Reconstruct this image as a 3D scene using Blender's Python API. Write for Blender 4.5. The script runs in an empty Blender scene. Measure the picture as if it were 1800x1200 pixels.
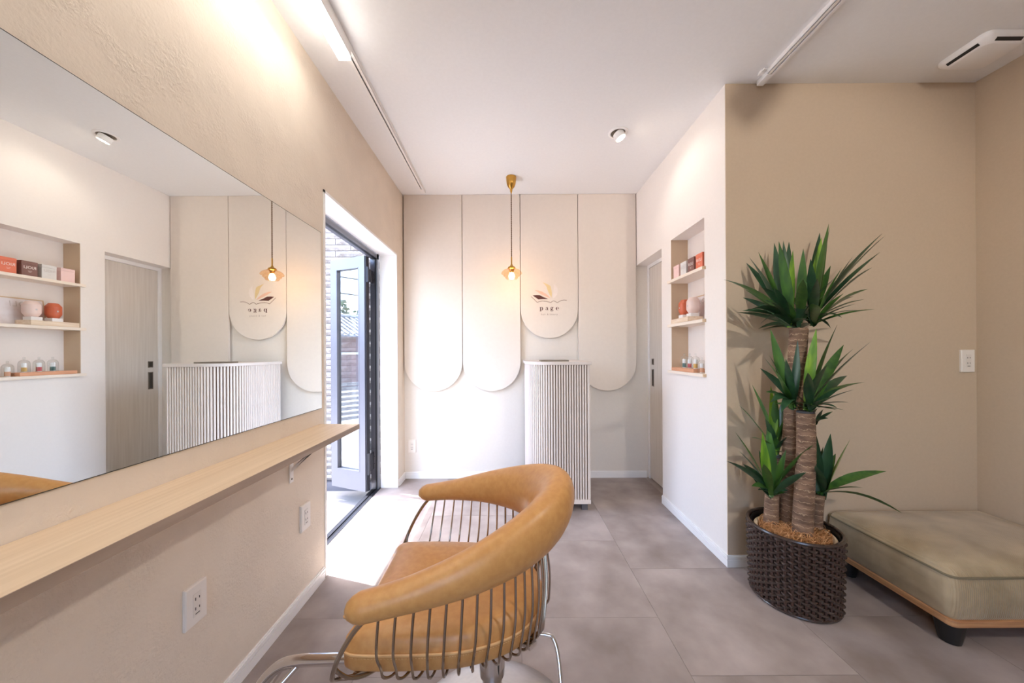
import bpy, bmesh, math, random
from mathutils import Vector, Matrix
PI = math.pi
R = random.Random(7)
sc = bpy.context.scene
COL = sc.collection

# ------------------------------------------------------------------ camera, world, sun, exposure
F, CX, CY, CAMH, ROLL = 600.0, 892.8, 618.3, 1.1175, math.radians(0.312)
cam_d = bpy.data.cameras.new('camera')
cam = bpy.data.objects.new('camera', cam_d)
COL.objects.link(cam)
cam_d.sensor_width = 36.0
cam_d.lens = F / 1800 * 36
cam_d.shift_x = (900 - CX) / 1800
cam_d.shift_y = (CY - 600) / 1800
cam_d.clip_start = 0.02
cam.matrix_world = Matrix.Translation((0, 0, CAMH)) @ Matrix.Rotation(PI / 2, 4, 'X') @ Matrix.Rotation(-ROLL, 4, 'Z')
sc.camera = cam

SUN_EL, SUN_AZ = 75.5, (-0.958, 0.287)          # elevation, horizontal direction towards the sun
world = bpy.data.worlds.new('sky')
sc.world = world
world.use_nodes = True
wn = world.node_tree
wn.nodes.clear()
sky = wn.nodes.new('ShaderNodeTexSky')
sky.sky_type = 'NISHITA'
sky.sun_disc = False
sky.sun_elevation = math.radians(SUN_EL)
sky.sun_rotation = math.atan2(SUN_AZ[0], SUN_AZ[1])
sky.dust_density = 2.5
bg = wn.nodes.new('ShaderNodeBackground')
bg.inputs['Strength'].default_value = 0.75
wo = wn.nodes.new('ShaderNodeOutputWorld')
wn.links.new(sky.outputs[0], bg.inputs[0])
wn.links.new(bg.outputs[0], wo.inputs[0])

sun_d = bpy.data.lights.new('sun', 'SUN')
sun_d.energy = 10.0
sun_d.angle = math.radians(0.6)
sun_d.color = (0.94, 0.975, 1.0)
sun = bpy.data.objects.new('sun', sun_d)
COL.objects.link(sun)
_sd = Vector((SUN_AZ[0] * math.cos(math.radians(SUN_EL)), SUN_AZ[1] * math.cos(math.radians(SUN_EL)), math.sin(math.radians(SUN_EL))))
sun.rotation_euler = _sd.to_track_quat('Z', 'Y').to_euler()
sun.location = (-6, 2, 8)

sc.view_settings.view_transform = 'Standard'
sc.view_settings.look = 'None'
sc.view_settings.gamma = 1.0
sc.view_settings.use_curve_mapping = False
sc.view_settings.exposure = 1.5
sc.cycles.diffuse_bounces = 8
sc.cycles.glossy_bounces = 6
sc.cycles.transparent_max_bounces = 24
sc.cycles.max_bounces = 16
sc.cycles.sample_clamp_indirect = 8.0
sc.cycles.caustics_refractive = False

# ------------------------------------------------------------------ helpers
WL = {}                                           # world location of every object built

def lin(c):
    def f(v):
        v /= 255.0
        return v / 12.92 if v <= 0.04045 else ((v + 0.055) / 1.055) ** 2.4
    return (f(c[0]), f(c[1]), f(c[2]), 1.0)

def mat(name, rgb, rough=0.5, metal=0.0, var=0.06, scale=12.0, bump=0.0, bscale=200.0, stretch=(1, 1, 1), emit=None, estr=0.0,
        coat=0.0, spec=0.5, rgb2=None, detail=4.0, bdist=0.002, lo=0.35, hi=0.65):
    m = bpy.data.materials.new(name)
    m.use_nodes = True
    nt = m.node_tree
    p = nt.nodes['Principled BSDF']
    tc = nt.nodes.new('ShaderNodeTexCoord')
    mp = nt.nodes.new('ShaderNodeMapping')
    mp.inputs['Scale'].default_value = stretch
    nt.links.new(tc.outputs['Object'], mp.inputs[0])
    c1 = lin(rgb)
    if rgb2 is None:
        c2 = tuple(min(1, v * (1 - var)) for v in c1[:3]) + (1,)
    else:
        c2 = lin(rgb2)
    nz = nt.nodes.new('ShaderNodeTexNoise')
    nz.inputs['Scale'].default_value = scale
    nz.inputs['Detail'].default_value = detail
    nt.links.new(mp.outputs[0], nz.inputs['Vector'])
    rp = nt.nodes.new('ShaderNodeValToRGB')
    rp.color_ramp.elements[0].position = lo
    rp.color_ramp.elements[1].position = hi
    rp.color_ramp.elements[0].color = c1
    rp.color_ramp.elements[1].color = c2
    nt.links.new(nz.outputs['Fac'], rp.inputs[0])
    nt.links.new(rp.outputs[0], p.inputs['Base Color'])
    p.inputs['Roughness'].default_value = rough
    p.inputs['Metallic'].default_value = metal
    p.inputs['Specular IOR Level'].default_value = spec
    if coat:
        p.inputs['Coat Weight'].default_value = coat
        p.inputs['Coat Roughness'].default_value = 0.15
    if emit:
        p.inputs['Emission Color'].default_value = lin(emit)
        p.inputs['Emission Strength'].default_value = estr
    if bump:
        bn = nt.nodes.new('ShaderNodeTexNoise')
        bn.inputs['Scale'].default_value = bscale
        bn.inputs['Detail'].default_value = 5.0
        nt.links.new(mp.outputs[0], bn.inputs['Vector'])
        bp = nt.nodes.new('ShaderNodeBump')
        bp.inputs['Strength'].default_value = bump
        bp.inputs['Distance'].default_value = bdist
        nt.links.new(bn.outputs['Fac'], bp.inputs['Height'])
        nt.links.new(bp.outputs[0], p.inputs['Normal'])
    return m

def own_pattern(m, amount=20.0):
    nt = m.node_tree
    mp = [n for n in nt.nodes if n.type == 'MAPPING'][0]
    oi = nt.nodes.new('ShaderNodeObjectInfo')
    mu = nt.nodes.new('ShaderNodeMath'); mu.operation = 'MULTIPLY'; mu.inputs[1].default_value = amount
    cx = nt.nodes.new('ShaderNodeCombineXYZ')
    nt.links.new(oi.outputs['Random'], mu.inputs[0])
    for k in range(3): nt.links.new(mu.outputs[0], cx.inputs[k])
    nt.links.new(cx.outputs[0], mp.inputs['Location'])
    return m

def glass_mat(name, tint=(255, 255, 255), refl=0.08, edge=0.6, rough=0.0):
    m = bpy.data.materials.new(name)
    m.use_nodes = True
    nt = m.node_tree
    nt.nodes.clear()
    o = nt.nodes.new('ShaderNodeOutputMaterial')
    t = nt.nodes.new('ShaderNodeBsdfTransparent')
    t.inputs[0].default_value = lin(tint)
    g = nt.nodes.new('ShaderNodeBsdfGlossy')
    g.inputs['Roughness'].default_value = rough
    lw = nt.nodes.new('ShaderNodeLayerWeight')
    lw.inputs['Blend'].default_value = 0.5
    pw = nt.nodes.new('ShaderNodeMath'); pw.operation = 'POWER'; pw.inputs[1].default_value = 3.0
    ma = nt.nodes.new('ShaderNodeMath'); ma.operation = 'MULTIPLY_ADD'
    ma.inputs[1].default_value = edge - refl
    ma.inputs[2].default_value = refl
    mx = nt.nodes.new('ShaderNodeMixShader')
    nt.links.new(lw.outputs['Facing'], pw.inputs[0])
    nt.links.new(pw.outputs[0], ma.inputs[0])
    nt.links.new(ma.outputs[0], mx.inputs[0])
    nt.links.new(t.outputs[0], mx.inputs[1])
    nt.links.new(g.outputs[0], mx.inputs[2])
    nt.links.new(mx.outputs[0], o.inputs[0])
    return m

class MB:
    """collects vertices and faces in world coordinates"""
    def __init__(self):
        self.v = []; self.f = []
    def add(self, vs, fs):
        k = len(self.v)
        self.v.extend(Vector(p) for p in vs)
        self.f.extend(tuple(i + k for i in f) for f in fs)
        return self
    def box(self, a, b, bev=0.0):
        x0, y0, z0 = (min(a[i], b[i]) for i in range(3)); x1, y1, z1 = (max(a[i], b[i]) for i in range(3))
        if bev <= 0:
            return self.add([(x0, y0, z0), (x1, y0, z0), (x1, y1, z0), (x0, y1, z0), (x0, y0, z1), (x1, y0, z1), (x1, y1, z1), (x0, y1, z1)],
                            [(0, 3, 2, 1), (4, 5, 6, 7), (0, 1, 5, 4), (1, 2, 6, 5), (2, 3, 7, 6), (3, 0, 4, 7)])
        bm = bmesh.new()
        bmesh.ops.create_cube(bm, size=1)
        for v in bm.verts:
            v.co = Vector(((x0 + x1) / 2 + v.co.x * (x1 - x0), (y0 + y1) / 2 + v.co.y * (y1 - y0), (z0 + z1) / 2 + v.co.z * (z1 - z0)))
        bmesh.ops.bevel(bm, geom=list(bm.edges), offset=bev, segments=2, affect='EDGES', profile=0.5)
        bm.verts.index_update()
        vs = [v.co.copy() for v in bm.verts]; fs = [tuple(v.index for v in f.verts) for f in bm.faces]
        bm.free()
        return self.add(vs, fs)
    def obox(self, c, ex, ey, ez, hx, hy, hz):
        """box with its own axes"""
        c = Vector(c); ex = Vector(ex) * hx; ey = Vector(ey) * hy; ez = Vector(ez) * hz
        s = [(-1, -1, -1), (1, -1, -1), (1, 1, -1), (-1, 1, -1), (-1, -1, 1), (1, -1, 1), (1, 1, 1), (-1, 1, 1)]
        return self.add([c + ex * a + ey * b + ez * d for a, b, d in s], [(0, 3, 2, 1), (4, 5, 6, 7), (0, 1, 5, 4), (1, 2, 6, 5), (2, 3, 7, 6), (3, 0, 4, 7)])
    def tube(self, pts, r, n=8, closed=False, caps=True):
        pts = [Vector(p) for p in pts]; N = len(pts)
        rr = r if callable(r) else (lambda t: r)
        vs, fs = [], []
        ref = None
        for i, p in enumerate(pts):
            if closed:
                t = (pts[(i + 1) % N] - pts[i - 1]).normalized()
            else:
                t = (pts[min(i + 1, N - 1)] - pts[max(i - 1, 0)]).normalized()
            if ref is None:
                ref = Vector((0, 0, 1)) if abs(t.z) < 0.9 else Vector((1, 0, 0))
            u = (ref - t * ref.dot(t))
            if u.length < 1e-6:
                u = t.orthogonal()
            u.normalize(); w = t.cross(u); ref = u
            q = rr(i / max(1, N - 1))
            for k in range(n):
                a = 2 * PI * k / n
                vs.append(p + (u * math.cos(a) + w * math.sin(a)) * q)
        M = N if closed else N - 1
        for i in range(M):
            for k in range(n):
                a = i * n + k; b = i * n + (k + 1) % n; j = (i + 1) % N
                fs.append((a, b, j * n + (k + 1) % n, j * n + k))
        if not closed and caps:
            fs.append(tuple(reversed(range(n)))); fs.append(tuple((N - 1) * n + k for k in range(n)))
        return self.add(vs, fs)
    def cyl(self, a, b, r, n=16, r2=None):
        return self.tube([a, b], (lambda t: r + ((r if r2 is None else r2) - r) * t), n)
    def lathe(self, prof, c, n=32, axis='z', cap0=False, cap1=False):
        cx, cy, cz = c
        vs, fs = [], []
        for (r, z) in prof:
            for k in range(n):
                a = 2 * PI * k / n
                vs.append((cx + r * math.cos(a), cy + r * math.sin(a), cz + z))
        for i in range(len(prof) - 1):
            for k in range(n):
                fs.append((i * n + k, i * n + (k + 1) % n, (i + 1) * n + (k + 1) % n, (i + 1) * n + k))
        if cap0: fs.append(tuple(reversed(range(n))))
        if cap1: fs.append(tuple((len(prof) - 1) * n + k for k in range(n)))
        return self.add(vs, fs)
    def prism(self, poly, d, off):
        """poly: 3-D points of one face; off: the vector that thickens it"""
        n = len(poly); o = Vector(off)
        a = [Vector(p) for p in poly]
        return self.add(a + [p + o for p in a], [tuple(range(n)), tuple(reversed(range(n, 2 * n)))] + [(i, n + i, n + (i + 1) % n, (i + 1) % n) for i in range(n)])
    def build(self, name, m, parent=None, smooth=False, bevel=0.0, loc=None):
        me = bpy.data.meshes.new(name)
        base = WL.get(parent.name, Vector((0, 0, 0))) if parent else Vector((0, 0, 0))
        o_loc = Vector(loc) if loc is not None else base
        me.from_pydata([v - o_loc for v in self.v], [], self.f)
        bm = bmesh.new(); bm.from_mesh(me)
        bmesh.ops.recalc_face_normals(bm, faces=list(bm.faces))
        bm.to_mesh(me); bm.free()
        if smooth:
            me.polygons.foreach_set('use_smooth', [True] * len(me.polygons))
            try:
                me.set_sharp_from_angle(angle=math.radians(38))
            except Exception:
                pass
        me.materials.append(m)
        o = bpy.data.objects.new(name, me)
        COL.objects.link(o)
        if parent: o.parent = parent
        o.location = o_loc - base
        WL[o.name] = o_loc
        if bevel:
            b = o.modifiers.new('bevel', 'BEVEL'); b.width = bevel; b.segments = 2; b.limit_method = 'ANGLE'
        return o

def copy_at(src, parent, delta):
    """another object on the same mesh, shifted in the world by delta from its source"""
    o = src.copy(); COL.objects.link(o)
    o.parent = parent
    WL[o.name] = WL[src.name] + Vector(delta)
    o.location = WL[o.name] - WL.get(parent.name, Vector((0, 0, 0)))
    return o

def tag(o, label=None, cat=None, group=None, kind=None):
    if label: o['label'] = label
    if cat: o['category'] = cat
    if group: o['group'] = group
    if kind: o['kind'] = kind
    return o

def thing(name, label, cat, loc, group=None):
    o = bpy.data.objects.new(name, None)
    o.empty_display_size = 0.05
    COL.objects.link(o); o.location = loc
    WL[o.name] = Vector(loc)
    return tag(o, label, cat, group)

def structure(o, label=None):
    return tag(o, label, kind='structure')

def P(px, py, Y):
    """world point seen at pixel (px, py) of the 1800x1200 frame at depth Y"""
    s, c = math.sin(ROLL), math.cos(ROLL)
    a = (px - CX) / F; b = (py - CY) / F
    return Vector(((c * a - s * b) * Y, Y, CAMH - (s * a + c * b) * Y))

def catmull(pts, n):
    pts = [Vector(p) for p in pts]
    out = []
    for i in range(len(pts) - 1):
        p0 = pts[max(i - 1, 0)]; p1 = pts[i]; p2 = pts[i + 1]; p3 = pts[min(i + 2, len(pts) - 1)]
        for k in range(n):
            t = k / n
            out.append(0.5 * ((2 * p1) + (p2 - p0) * t + (2 * p0 - 5 * p1 + 4 * p2 - p3) * t * t + (3 * p1 - p0 - 3 * p2 + p3) * t ** 3))
    out.append(pts[-1])
    return out

def bez(a, b, c, n):
    a, b, c = Vector(a), Vector(b), Vector(c)
    return [a * (1 - t) ** 2 + b * 2 * t * (1 - t) + c * t * t for t in (i / n for i in range(n + 1))]

def text_mb(s, size, origin, right, up, out, depth=0.0006, font_scale_x=1.0, space=1.0, center=True):
    """flat lettering as geometry from the built-in font"""
    cu = bpy.data.curves.new('lettering', 'FONT')
    cu.body = s; cu.size = size; cu.space_character = space
    cu.resolution_u = 3
    if center: cu.align_x = 'CENTER'
    o = bpy.data.objects.new('lettering_tmp', cu); COL.objects.link(o)
    dg = bpy.context.evaluated_depsgraph_get(); dg.update()
    me = o.evaluated_get(dg).to_mesh()
    vs = [v.co.copy() for v in me.vertices]; fs = [tuple(p.vertices) for p in me.polygons]
    bpy.data.objects.remove(o); bpy.data.curves.remove(cu)
    origin, right, up, out = Vector(origin), Vector(right), Vector(up), Vector(out)
    m = MB()
    m.add([origin + right * v.x * font_scale_x + up * v.y + out * depth for v in vs], fs)
    return m

# ------------------------------------------------------------------ room constants
XL, XR, YB, YF, X2, H = -0.9195, 1.1346, 3.028, 1.775, 2.4285, 2.5
YR = -1.9                                         # wall behind the camera
DY0, DY1, DZ = 1.705, 2.835, 1.935                # garden door opening
NY0, NY1, NZ0, NZ1, ND = 1.966, 2.368, 0.985, 1.885, 0.115   # wall niche
SY0, SZ = 2.512, 1.872                            # sliding door opening (runs to the back wall)

# ------------------------------------------------------------------ materials
M = {}
M['ceiling'] = mat('ceiling_paper', (240, 240, 241), 0.9, var=0.02, scale=60, bump=0.15, bscale=260)
M['plaster'] = mat('plaster_paper', (232, 219, 203), 0.92, var=0.05, scale=7)
def plaster_bump(m):
    nt = m.node_tree; p = nt.nodes['Principled BSDF']
    tc = [n for n in nt.nodes if n.type == 'TEX_COORD'][0]
    fine = nt.nodes.new('ShaderNodeTexNoise'); fine.inputs['Scale'].default_value = 130; fine.inputs['Detail'].default_value = 4
    mask = nt.nodes.new('ShaderNodeTexNoise'); mask.inputs['Scale'].default_value = 9; mask.inputs['Detail'].default_value = 3
    rp = nt.nodes.new('ShaderNodeValToRGB'); rp.color_ramp.elements[0].position = 0.42; rp.color_ramp.elements[1].position = 0.66
    rp.color_ramp.elements[0].color = (0.25, 0.25, 0.25, 1)
    mu = nt.nodes.new('ShaderNodeMath'); mu.operation = 'MULTIPLY'
    for n in (fine, mask): nt.links.new(tc.outputs['Object'], n.inputs['Vector'])
    nt.links.new(mask.outputs['Fac'], rp.inputs[0]); nt.links.new(fine.outputs['Fac'], mu.inputs[0]); nt.links.new(rp.outputs[0], mu.inputs[1])
    bp = nt.nodes.new('ShaderNodeBump'); bp.inputs['Strength'].default_value = 0.85; bp.inputs['Distance'].default_value = 0.004
    nt.links.new(mu.outputs[0], bp.inputs['Height']); nt.links.new(bp.outputs[0], p.inputs['Normal'])
plaster_bump(M['plaster'])
M['white_wall'] = mat('white_paper', (238, 232, 227), 0.9, var=0.015, scale=60, bump=0.12, bscale=300)
M['taupe_wall'] = mat('taupe_paper', (200, 181, 158), 0.92, var=0.03, scale=70, bump=0.15, bscale=320)
M['back_wall'] = mat('back_paper', (228, 221, 213), 0.9, var=0.02, scale=60, bump=0.1, bscale=300)
M['panel'] = mat('panel_board', (229, 219, 209), 0.75, var=0.02, scale=40)
M['white'] = mat('white_trim', (243, 241, 240), 0.45, var=0.01)
M['tile'] = own_pattern(mat('stone_vinyl', (178, 166, 161), 0.5, rgb2=(132, 119, 113), scale=4.2, detail=12, bump=0.06, bscale=90, lo=0.28, hi=0.72))
M['joint'] = mat('floor_joint', (132, 116, 108), 0.8)
M['oak'] = mat('light_oak', (228, 203, 172), 0.5, rgb2=(217, 190, 157), scale=3.0, stretch=(22, 0.6, 22), detail=6, bump=0.05, bscale=30)
M['oak_edge'] = mat('oak_edge', (176, 156, 140), 0.55, rgb2=(158, 138, 122), scale=4, stretch=(10, 0.6, 10))
M['mirror'] = mat('mirror_silver', (236, 238, 234), 0.004, 1.0, var=0.0)
M['mirror_edge'] = mat('mirror_edge', (70, 72, 68), 0.3, 0.6)
M['leather'] = mat('tan_leather', (207, 152, 90), 0.38, rgb2=(198, 141, 80), scale=60, detail=7, bump=0.10, bscale=520, bdist=0.001)
M['piping'] = mat('leather_piping', (232, 184, 126), 0.45)
M['wire'] = mat('nickel_wire', (168, 154, 140), 0.22, 1.0, var=0.03)
M['chrome'] = mat('chrome', (226, 224, 224), 0.08, 1.0, var=0.01)
M['brushed'] = mat('brushed_steel', (196, 190, 186), 0.3, 1.0, var=0.06, scale=40, stretch=(1, 1, 12))
M['black'] = mat('black_plastic', (28, 27, 28), 0.4)
M['alu'] = mat('grey_aluminium', (112, 112, 121), 0.38, 0.5, var=0.04)
M['alu_light'] = mat('light_aluminium', (112, 112, 120), 0.35, 0.5, var=0.03)
M['alu_dark'] = mat('dark_aluminium', (50, 50, 57), 0.4, 0.5)
M['glass_door'] = glass_mat('door_glass', (248, 252, 252), 0.22, 0.8)
M['glass'] = glass_mat('clear_glass', (250, 252, 252), 0.05, 0.7)
M['amber'] = glass_mat('amber_glass', (255, 236, 212), 0.06, 0.42)
M['brass'] = mat('brass', (206, 158, 78), 0.28, 1.0, var=0.06)
M['cord'] = mat('twisted_cord', (120, 92, 66), 0.8)
M['bulb'] = mat('bulb', (255, 240, 214), 0.4, emit=(255, 214, 160), estr=38.0)
M['led'] = mat('led_diffuser', (255, 255, 255), 0.5, emit=(255, 249, 240), estr=8.5)
M['spot_glow'] = mat('spot_glow', (255, 246, 230), 0.4, emit=(255, 236, 208), estr=25.0)
M['slat'] = mat('slat_white', (226, 216, 209), 0.5, var=0.03)
M['slat_back'] = mat('slat_backing', (120, 100, 84), 0.8)
M['counter_top'] = mat('counter_top', (214, 204, 198), 0.45, var=0.03)
M['plate'] = mat('outlet_plate', (236, 230, 224), 0.4, var=0.01)
M['module'] = mat('outlet_module', (228, 222, 216), 0.4, var=0.01)
M['slot'] = mat('outlet_slot', (60, 54, 48), 0.7)
M['door_wood'] = mat('ash_door', (220, 213, 205), 0.5, rgb2=(209, 201, 192), scale=3, stretch=(22, 22, 0.8), detail=6)
M['handle'] = mat('door_pull', (128, 118, 106), 0.4, 0.6)
M['shelf'] = mat('niche_shelf', (240, 228, 214), 0.5, var=0.02)
M['shelf_end'] = mat('shelf_end_wood', (214, 188, 156), 0.55)
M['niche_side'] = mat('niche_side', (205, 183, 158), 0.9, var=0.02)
M['coral'] = mat('coral_card', (226, 124, 96), 0.6, var=0.03)
M['maroon'] = mat('maroon_card', (134, 98, 92), 0.6, var=0.03)
M['grey_card'] = mat('grey_card', (222, 220, 218), 0.6, var=0.03)
M['pink'] = mat('pink_card', (240, 208, 204), 0.6, var=0.03)
M['letter_white'] = mat('white_print', (250, 244, 238), 0.6)
M['letter_dim'] = mat('dim_print', (205, 198, 196), 0.6)
M['terracotta'] = mat('terracotta_glaze', (206, 104, 70), 0.4, var=0.05)
M['blush'] = mat('blush_glaze', (236, 212, 204), 0.45, var=0.03)
M['pale_wood'] = mat('pale_wood', (238, 220, 200), 0.55, rgb2=(224, 202, 176), scale=4, stretch=(20, 1, 20))
M['mid_wood'] = mat('cedar_wood', (226, 172, 138), 0.55, rgb2=(206, 146, 110), scale=4, stretch=(20, 1, 20))
M['poster'] = mat('poster_print', (234, 230, 234), 0.5, rgb2=(206, 190, 186), scale=9, lo=0.4, hi=0.7)
M['milk'] = mat('milky_glass', (238, 236, 236), 0.3, var=0.02)
M['yellow_label'] = mat('ochre_label', (214, 170, 92), 0.6)
M['rose_label'] = mat('rose_label', (190, 84, 90), 0.6)
M['teal_label'] = mat('teal_label', (84, 118, 116), 0.6)
M['tan_label'] = mat('tan_label', (222, 164, 132), 0.6)
M['wicker'] = mat('dark_wicker', (70, 54, 48), 0.27, rgb2=(50, 38, 33), scale=40, stretch=(1, 1, 14), coat=0.3)
M['wicker_stake'] = mat('wicker_stake', (84, 60, 52), 0.4, var=0.2, scale=60)
M['pot'] = mat('cream_pot', (234, 214, 186), 0.5, var=0.03)
M['soil'] = mat('coir_bed', (150, 96, 56), 0.95, rgb2=(96, 60, 36), scale=60, bump=0.8, bscale=150)
M['coir'] = mat('coir_fibre', (214, 164, 112), 0.8, rgb2=(180, 126, 78), scale=50)
M['cut'] = mat('sealed_cut', (74, 72, 74), 0.8)

def bark_material():
    m = mat('yucca_bark', (140, 110, 88), 0.85, rgb2=(100, 76, 60), scale=20, stretch=(1, 1, 2.4), detail=8, bump=0.6, bscale=70, bdist=0.003)
    nt = m.node_tree
    p = nt.nodes['Principled BSDF']
    ramp = p.inputs['Base Color'].links[0].from_node
    tc = [n for n in nt.nodes if n.type == 'TEX_COORD'][0]
    wv = nt.nodes.new('ShaderNodeTexWave')
    wv.bands_direction = 'Z'; wv.wave_type = 'BANDS'
    wv.inputs['Scale'].default_value = 12.0; wv.inputs['Distortion'].default_value = 3.0
    wv.inputs['Detail'].default_value = 3.0; wv.inputs['Detail Scale'].default_value = 6.0
    nt.links.new(tc.outputs['Object'], wv.inputs['Vector'])
    r2 = nt.nodes.new('ShaderNodeValToRGB')
    r2.color_ramp.elements[0].position = 0.95; r2.color_ramp.elements[0].color = (0, 0, 0, 1)
    r2.color_ramp.elements[1].position = 0.99; r2.color_ramp.elements[1].color = (0.4, 0.4, 0.4, 1)
    nt.links.new(wv.outputs['Fac'], r2.inputs[0])
    mx = nt.nodes.new('ShaderNodeMixRGB')
    mx.inputs[2].default_value = lin((214, 184, 150))
    nt.links.new(r2.outputs[0], mx.inputs[0]); nt.links.new(ramp.outputs[0], mx.inputs[1])
    nt.links.new(mx.outputs[0], p.inputs['Base Color'])
    return m
M['bark'] = bark_material()

def leaf_material(name, a, b):
    m = mat(name, a, 0.32, rgb2=b, scale=7, stretch=(6, 6, 1), detail=3, spec=0.5)
    p = m.node_tree.nodes['Principled BSDF']
    try:
        p.inputs['Subsurface Weight'].default_value = 0.0
    except Exception:
        pass
    return m
M['leaf'] = leaf_material('yucca_leaf', (50, 84, 54), (36, 66, 46))
M['leaf_mid'] = leaf_material('yucca_leaf_mid', (72, 112, 46), (50, 86, 40))
M['leaf_lime'] = leaf_material('yucca_leaf_lime', (132, 170, 50), (84, 132, 40))

def corduroy():
    m = mat('olive_corduroy', (192, 172, 140), 0.95, rgb2=(152, 133, 103), scale=6.0, detail=6, lo=0.3, hi=0.7)
    nt = m.node_tree; p = nt.nodes['Principled BSDF']
    tc = [n for n in nt.nodes if n.type == 'TEX_COORD'][0]
    wv = nt.nodes.new('ShaderNodeTexWave'); wv.bands_direction = 'X'
    wv.inputs['Scale'].default_value = 42.0; wv.inputs['Distortion'].default_value = 0.3
    nt.links.new(tc.outputs['Object'], wv.inputs['Vector'])
    bp = nt.nodes.new('ShaderNodeBump'); bp.inputs['Strength'].default_value = 0.5; bp.inputs['Distance'].default_value = 0.003
    nt.links.new(wv.outputs['Fac'], bp.inputs['Height']); nt.links.new(bp.outputs[0], p.inputs['Normal'])
    p.inputs['Sheen Weight'].default_value = 0.35
    p.inputs['Sheen Roughness'].default_value = 0.4
    return m
M['cord_fabric'] = corduroy()
M['cord_piping'] = mat('olive_piping', (128, 116, 92), 0.9)
M['bench_wood'] = mat('bench_plywood', (196, 148, 104), 0.5, rgb2=(172, 122, 82), scale=5, stretch=(1, 1, 30))
M['brick'] = mat('split_face_brick', (158, 152, 149), 0.9, rgb2=(134, 128, 126), scale=22, bump=0.9, bscale=38, bdist=0.012)
M['mortar'] = mat('mortar', (104, 98, 97), 0.95)
M['paving'] = mat('grey_paving', (150, 147, 146), 0.9, var=0.06, scale=20)
M['asphalt'] = mat('street', (150, 150, 152), 0.95, var=0.1, scale=30)
M['roof_tile'] = mat('roof_tile', (150, 150, 158), 0.6, var=0.1)
M['house_wall'] = mat('brown_siding', (150, 118, 116), 0.85, var=0.1, scale=6)
M['fence'] = mat('fence_slat', (150, 148, 152), 0.7, var=0.1)
M['foliage'] = mat('tree_foliage', (104, 124, 80), 0.8, rgb2=(70, 92, 56), scale=8)
M['purple'] = mat('purple_banner', (130, 84, 178), 0.8)
M['dark_wire'] = mat('utility_wire', (60, 60, 66), 0.7)
M['ink'] = mat('logo_brown', (88, 48, 42), 0.7)
M['ink_line'] = mat('logo_grey_line', (160, 142, 132), 0.7)
M['ink_peach'] = mat('logo_peach', (234, 194, 172), 0.7)
M['ink_yellow'] = mat('logo_yellow', (232, 210, 160), 0.7)
M['ink_cream'] = mat('logo_cream', (238, 228, 222), 0.7)

# ------------------------------------------------------------------ room shell
floor = structure(MB().box((XL - 0.14, YR, -0.12), (X2, YB + 0.1, -0.006)).build('floor', M['joint']), 'brownish stone look vinyl tile floor')
tx = [-0.535 - 0.58] + [-0.535 + 0.58 * k for k in range(7)]
for ci in range(len(tx) - 1):
    xa, xb = max(tx[ci], XL - 0.138), min(tx[ci + 1], X2)
    if xb - xa < 0.01: continue
    off = 1.435 if ci % 2 == 0 else 1.435 - 0.26
    y = off - 0.58 * 6
    while y < YB:
        ya, yb = max(y, YR), min(y + 0.58, YB)
        y += 0.58
        if yb - ya < 0.02: continue
        xe = xb
        segs = [(xa, xb)]
        if ya >= YF: segs = [(xa, min(xb, XR + 0.16))]
        for (sa, sb) in segs:
            if sb - sa < 0.01: continue
            dz = -R.random() * 0.0006
            MB().box((sa + 0.0006, ya + 0.0006, -0.01), (sb - 0.0006, yb - 0.0006, dz)).build('tile', M['tile'], floor, loc=(R.random() * 0 + sa, ya, 0))

structure(MB().box((XL - 0.2, YR - 0.1, H), (X2 + 0.1, YB + 0.12, H + 0.1)).build('ceiling', M['ceiling']), 'off white papered ceiling')
# left wall with the garden door opening
T = 0.14
lw = MB()
lw.box((XL - T, YR - 0.1, 0), (XL, DY0, H)).box((XL - T, DY1, 0), (XL, YB + 0.1, H)).box((XL - T, DY0, DZ + 0.0), (XL, DY1, H))
structure(lw.build('wall_left', M['plaster']), 'beige rough plaster paper wall with the mirror and door')
structure(MB().box((XL - T, YB, 0), (XR + 0.2, YB + 0.1, H)).build('wall_back', M['back_wall']), 'pale beige back wall behind the rounded panels')
# white partition with niche and sliding door opening
pt = MB()
pt.box((XR, YF + 0.0, 0), (XR + 0.13, NY0, H))
pt.box((XR, NY0, 0), (XR + 0.13, NY1, NZ0 - 0.018)).box((XR, NY0, NZ1), (XR + 0.13, NY1, H)).box((XR + ND, NY0, NZ0 - 0.018), (XR + 0.13, NY1, NZ1))
pt.box((XR, NY1, 0), (XR + 0.13, SY0, H)).box((XR, SY0, SZ), (XR + 0.13, YB, H))
structure(pt.build('wall_right', M['white_wall']), 'white partition wall with a shelf niche and sliding door')
structure(MB().box((XR + 0.0005, YF - 0.006, 0), (X2 + 0.1, YF, H)).box((XR + 0.135, YF, 0), (X2 + 0.1, YF + 0.1, H)).build('wall_front', M['taupe_wall']), 'taupe wall behind the potted plant and bench')
structure(MB().box((X2, YR - 0.1, 0), (X2 + 0.1, YF, H)).build('wall_far_right', M['taupe_wall']), 'taupe side wall beside the bench')
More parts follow.
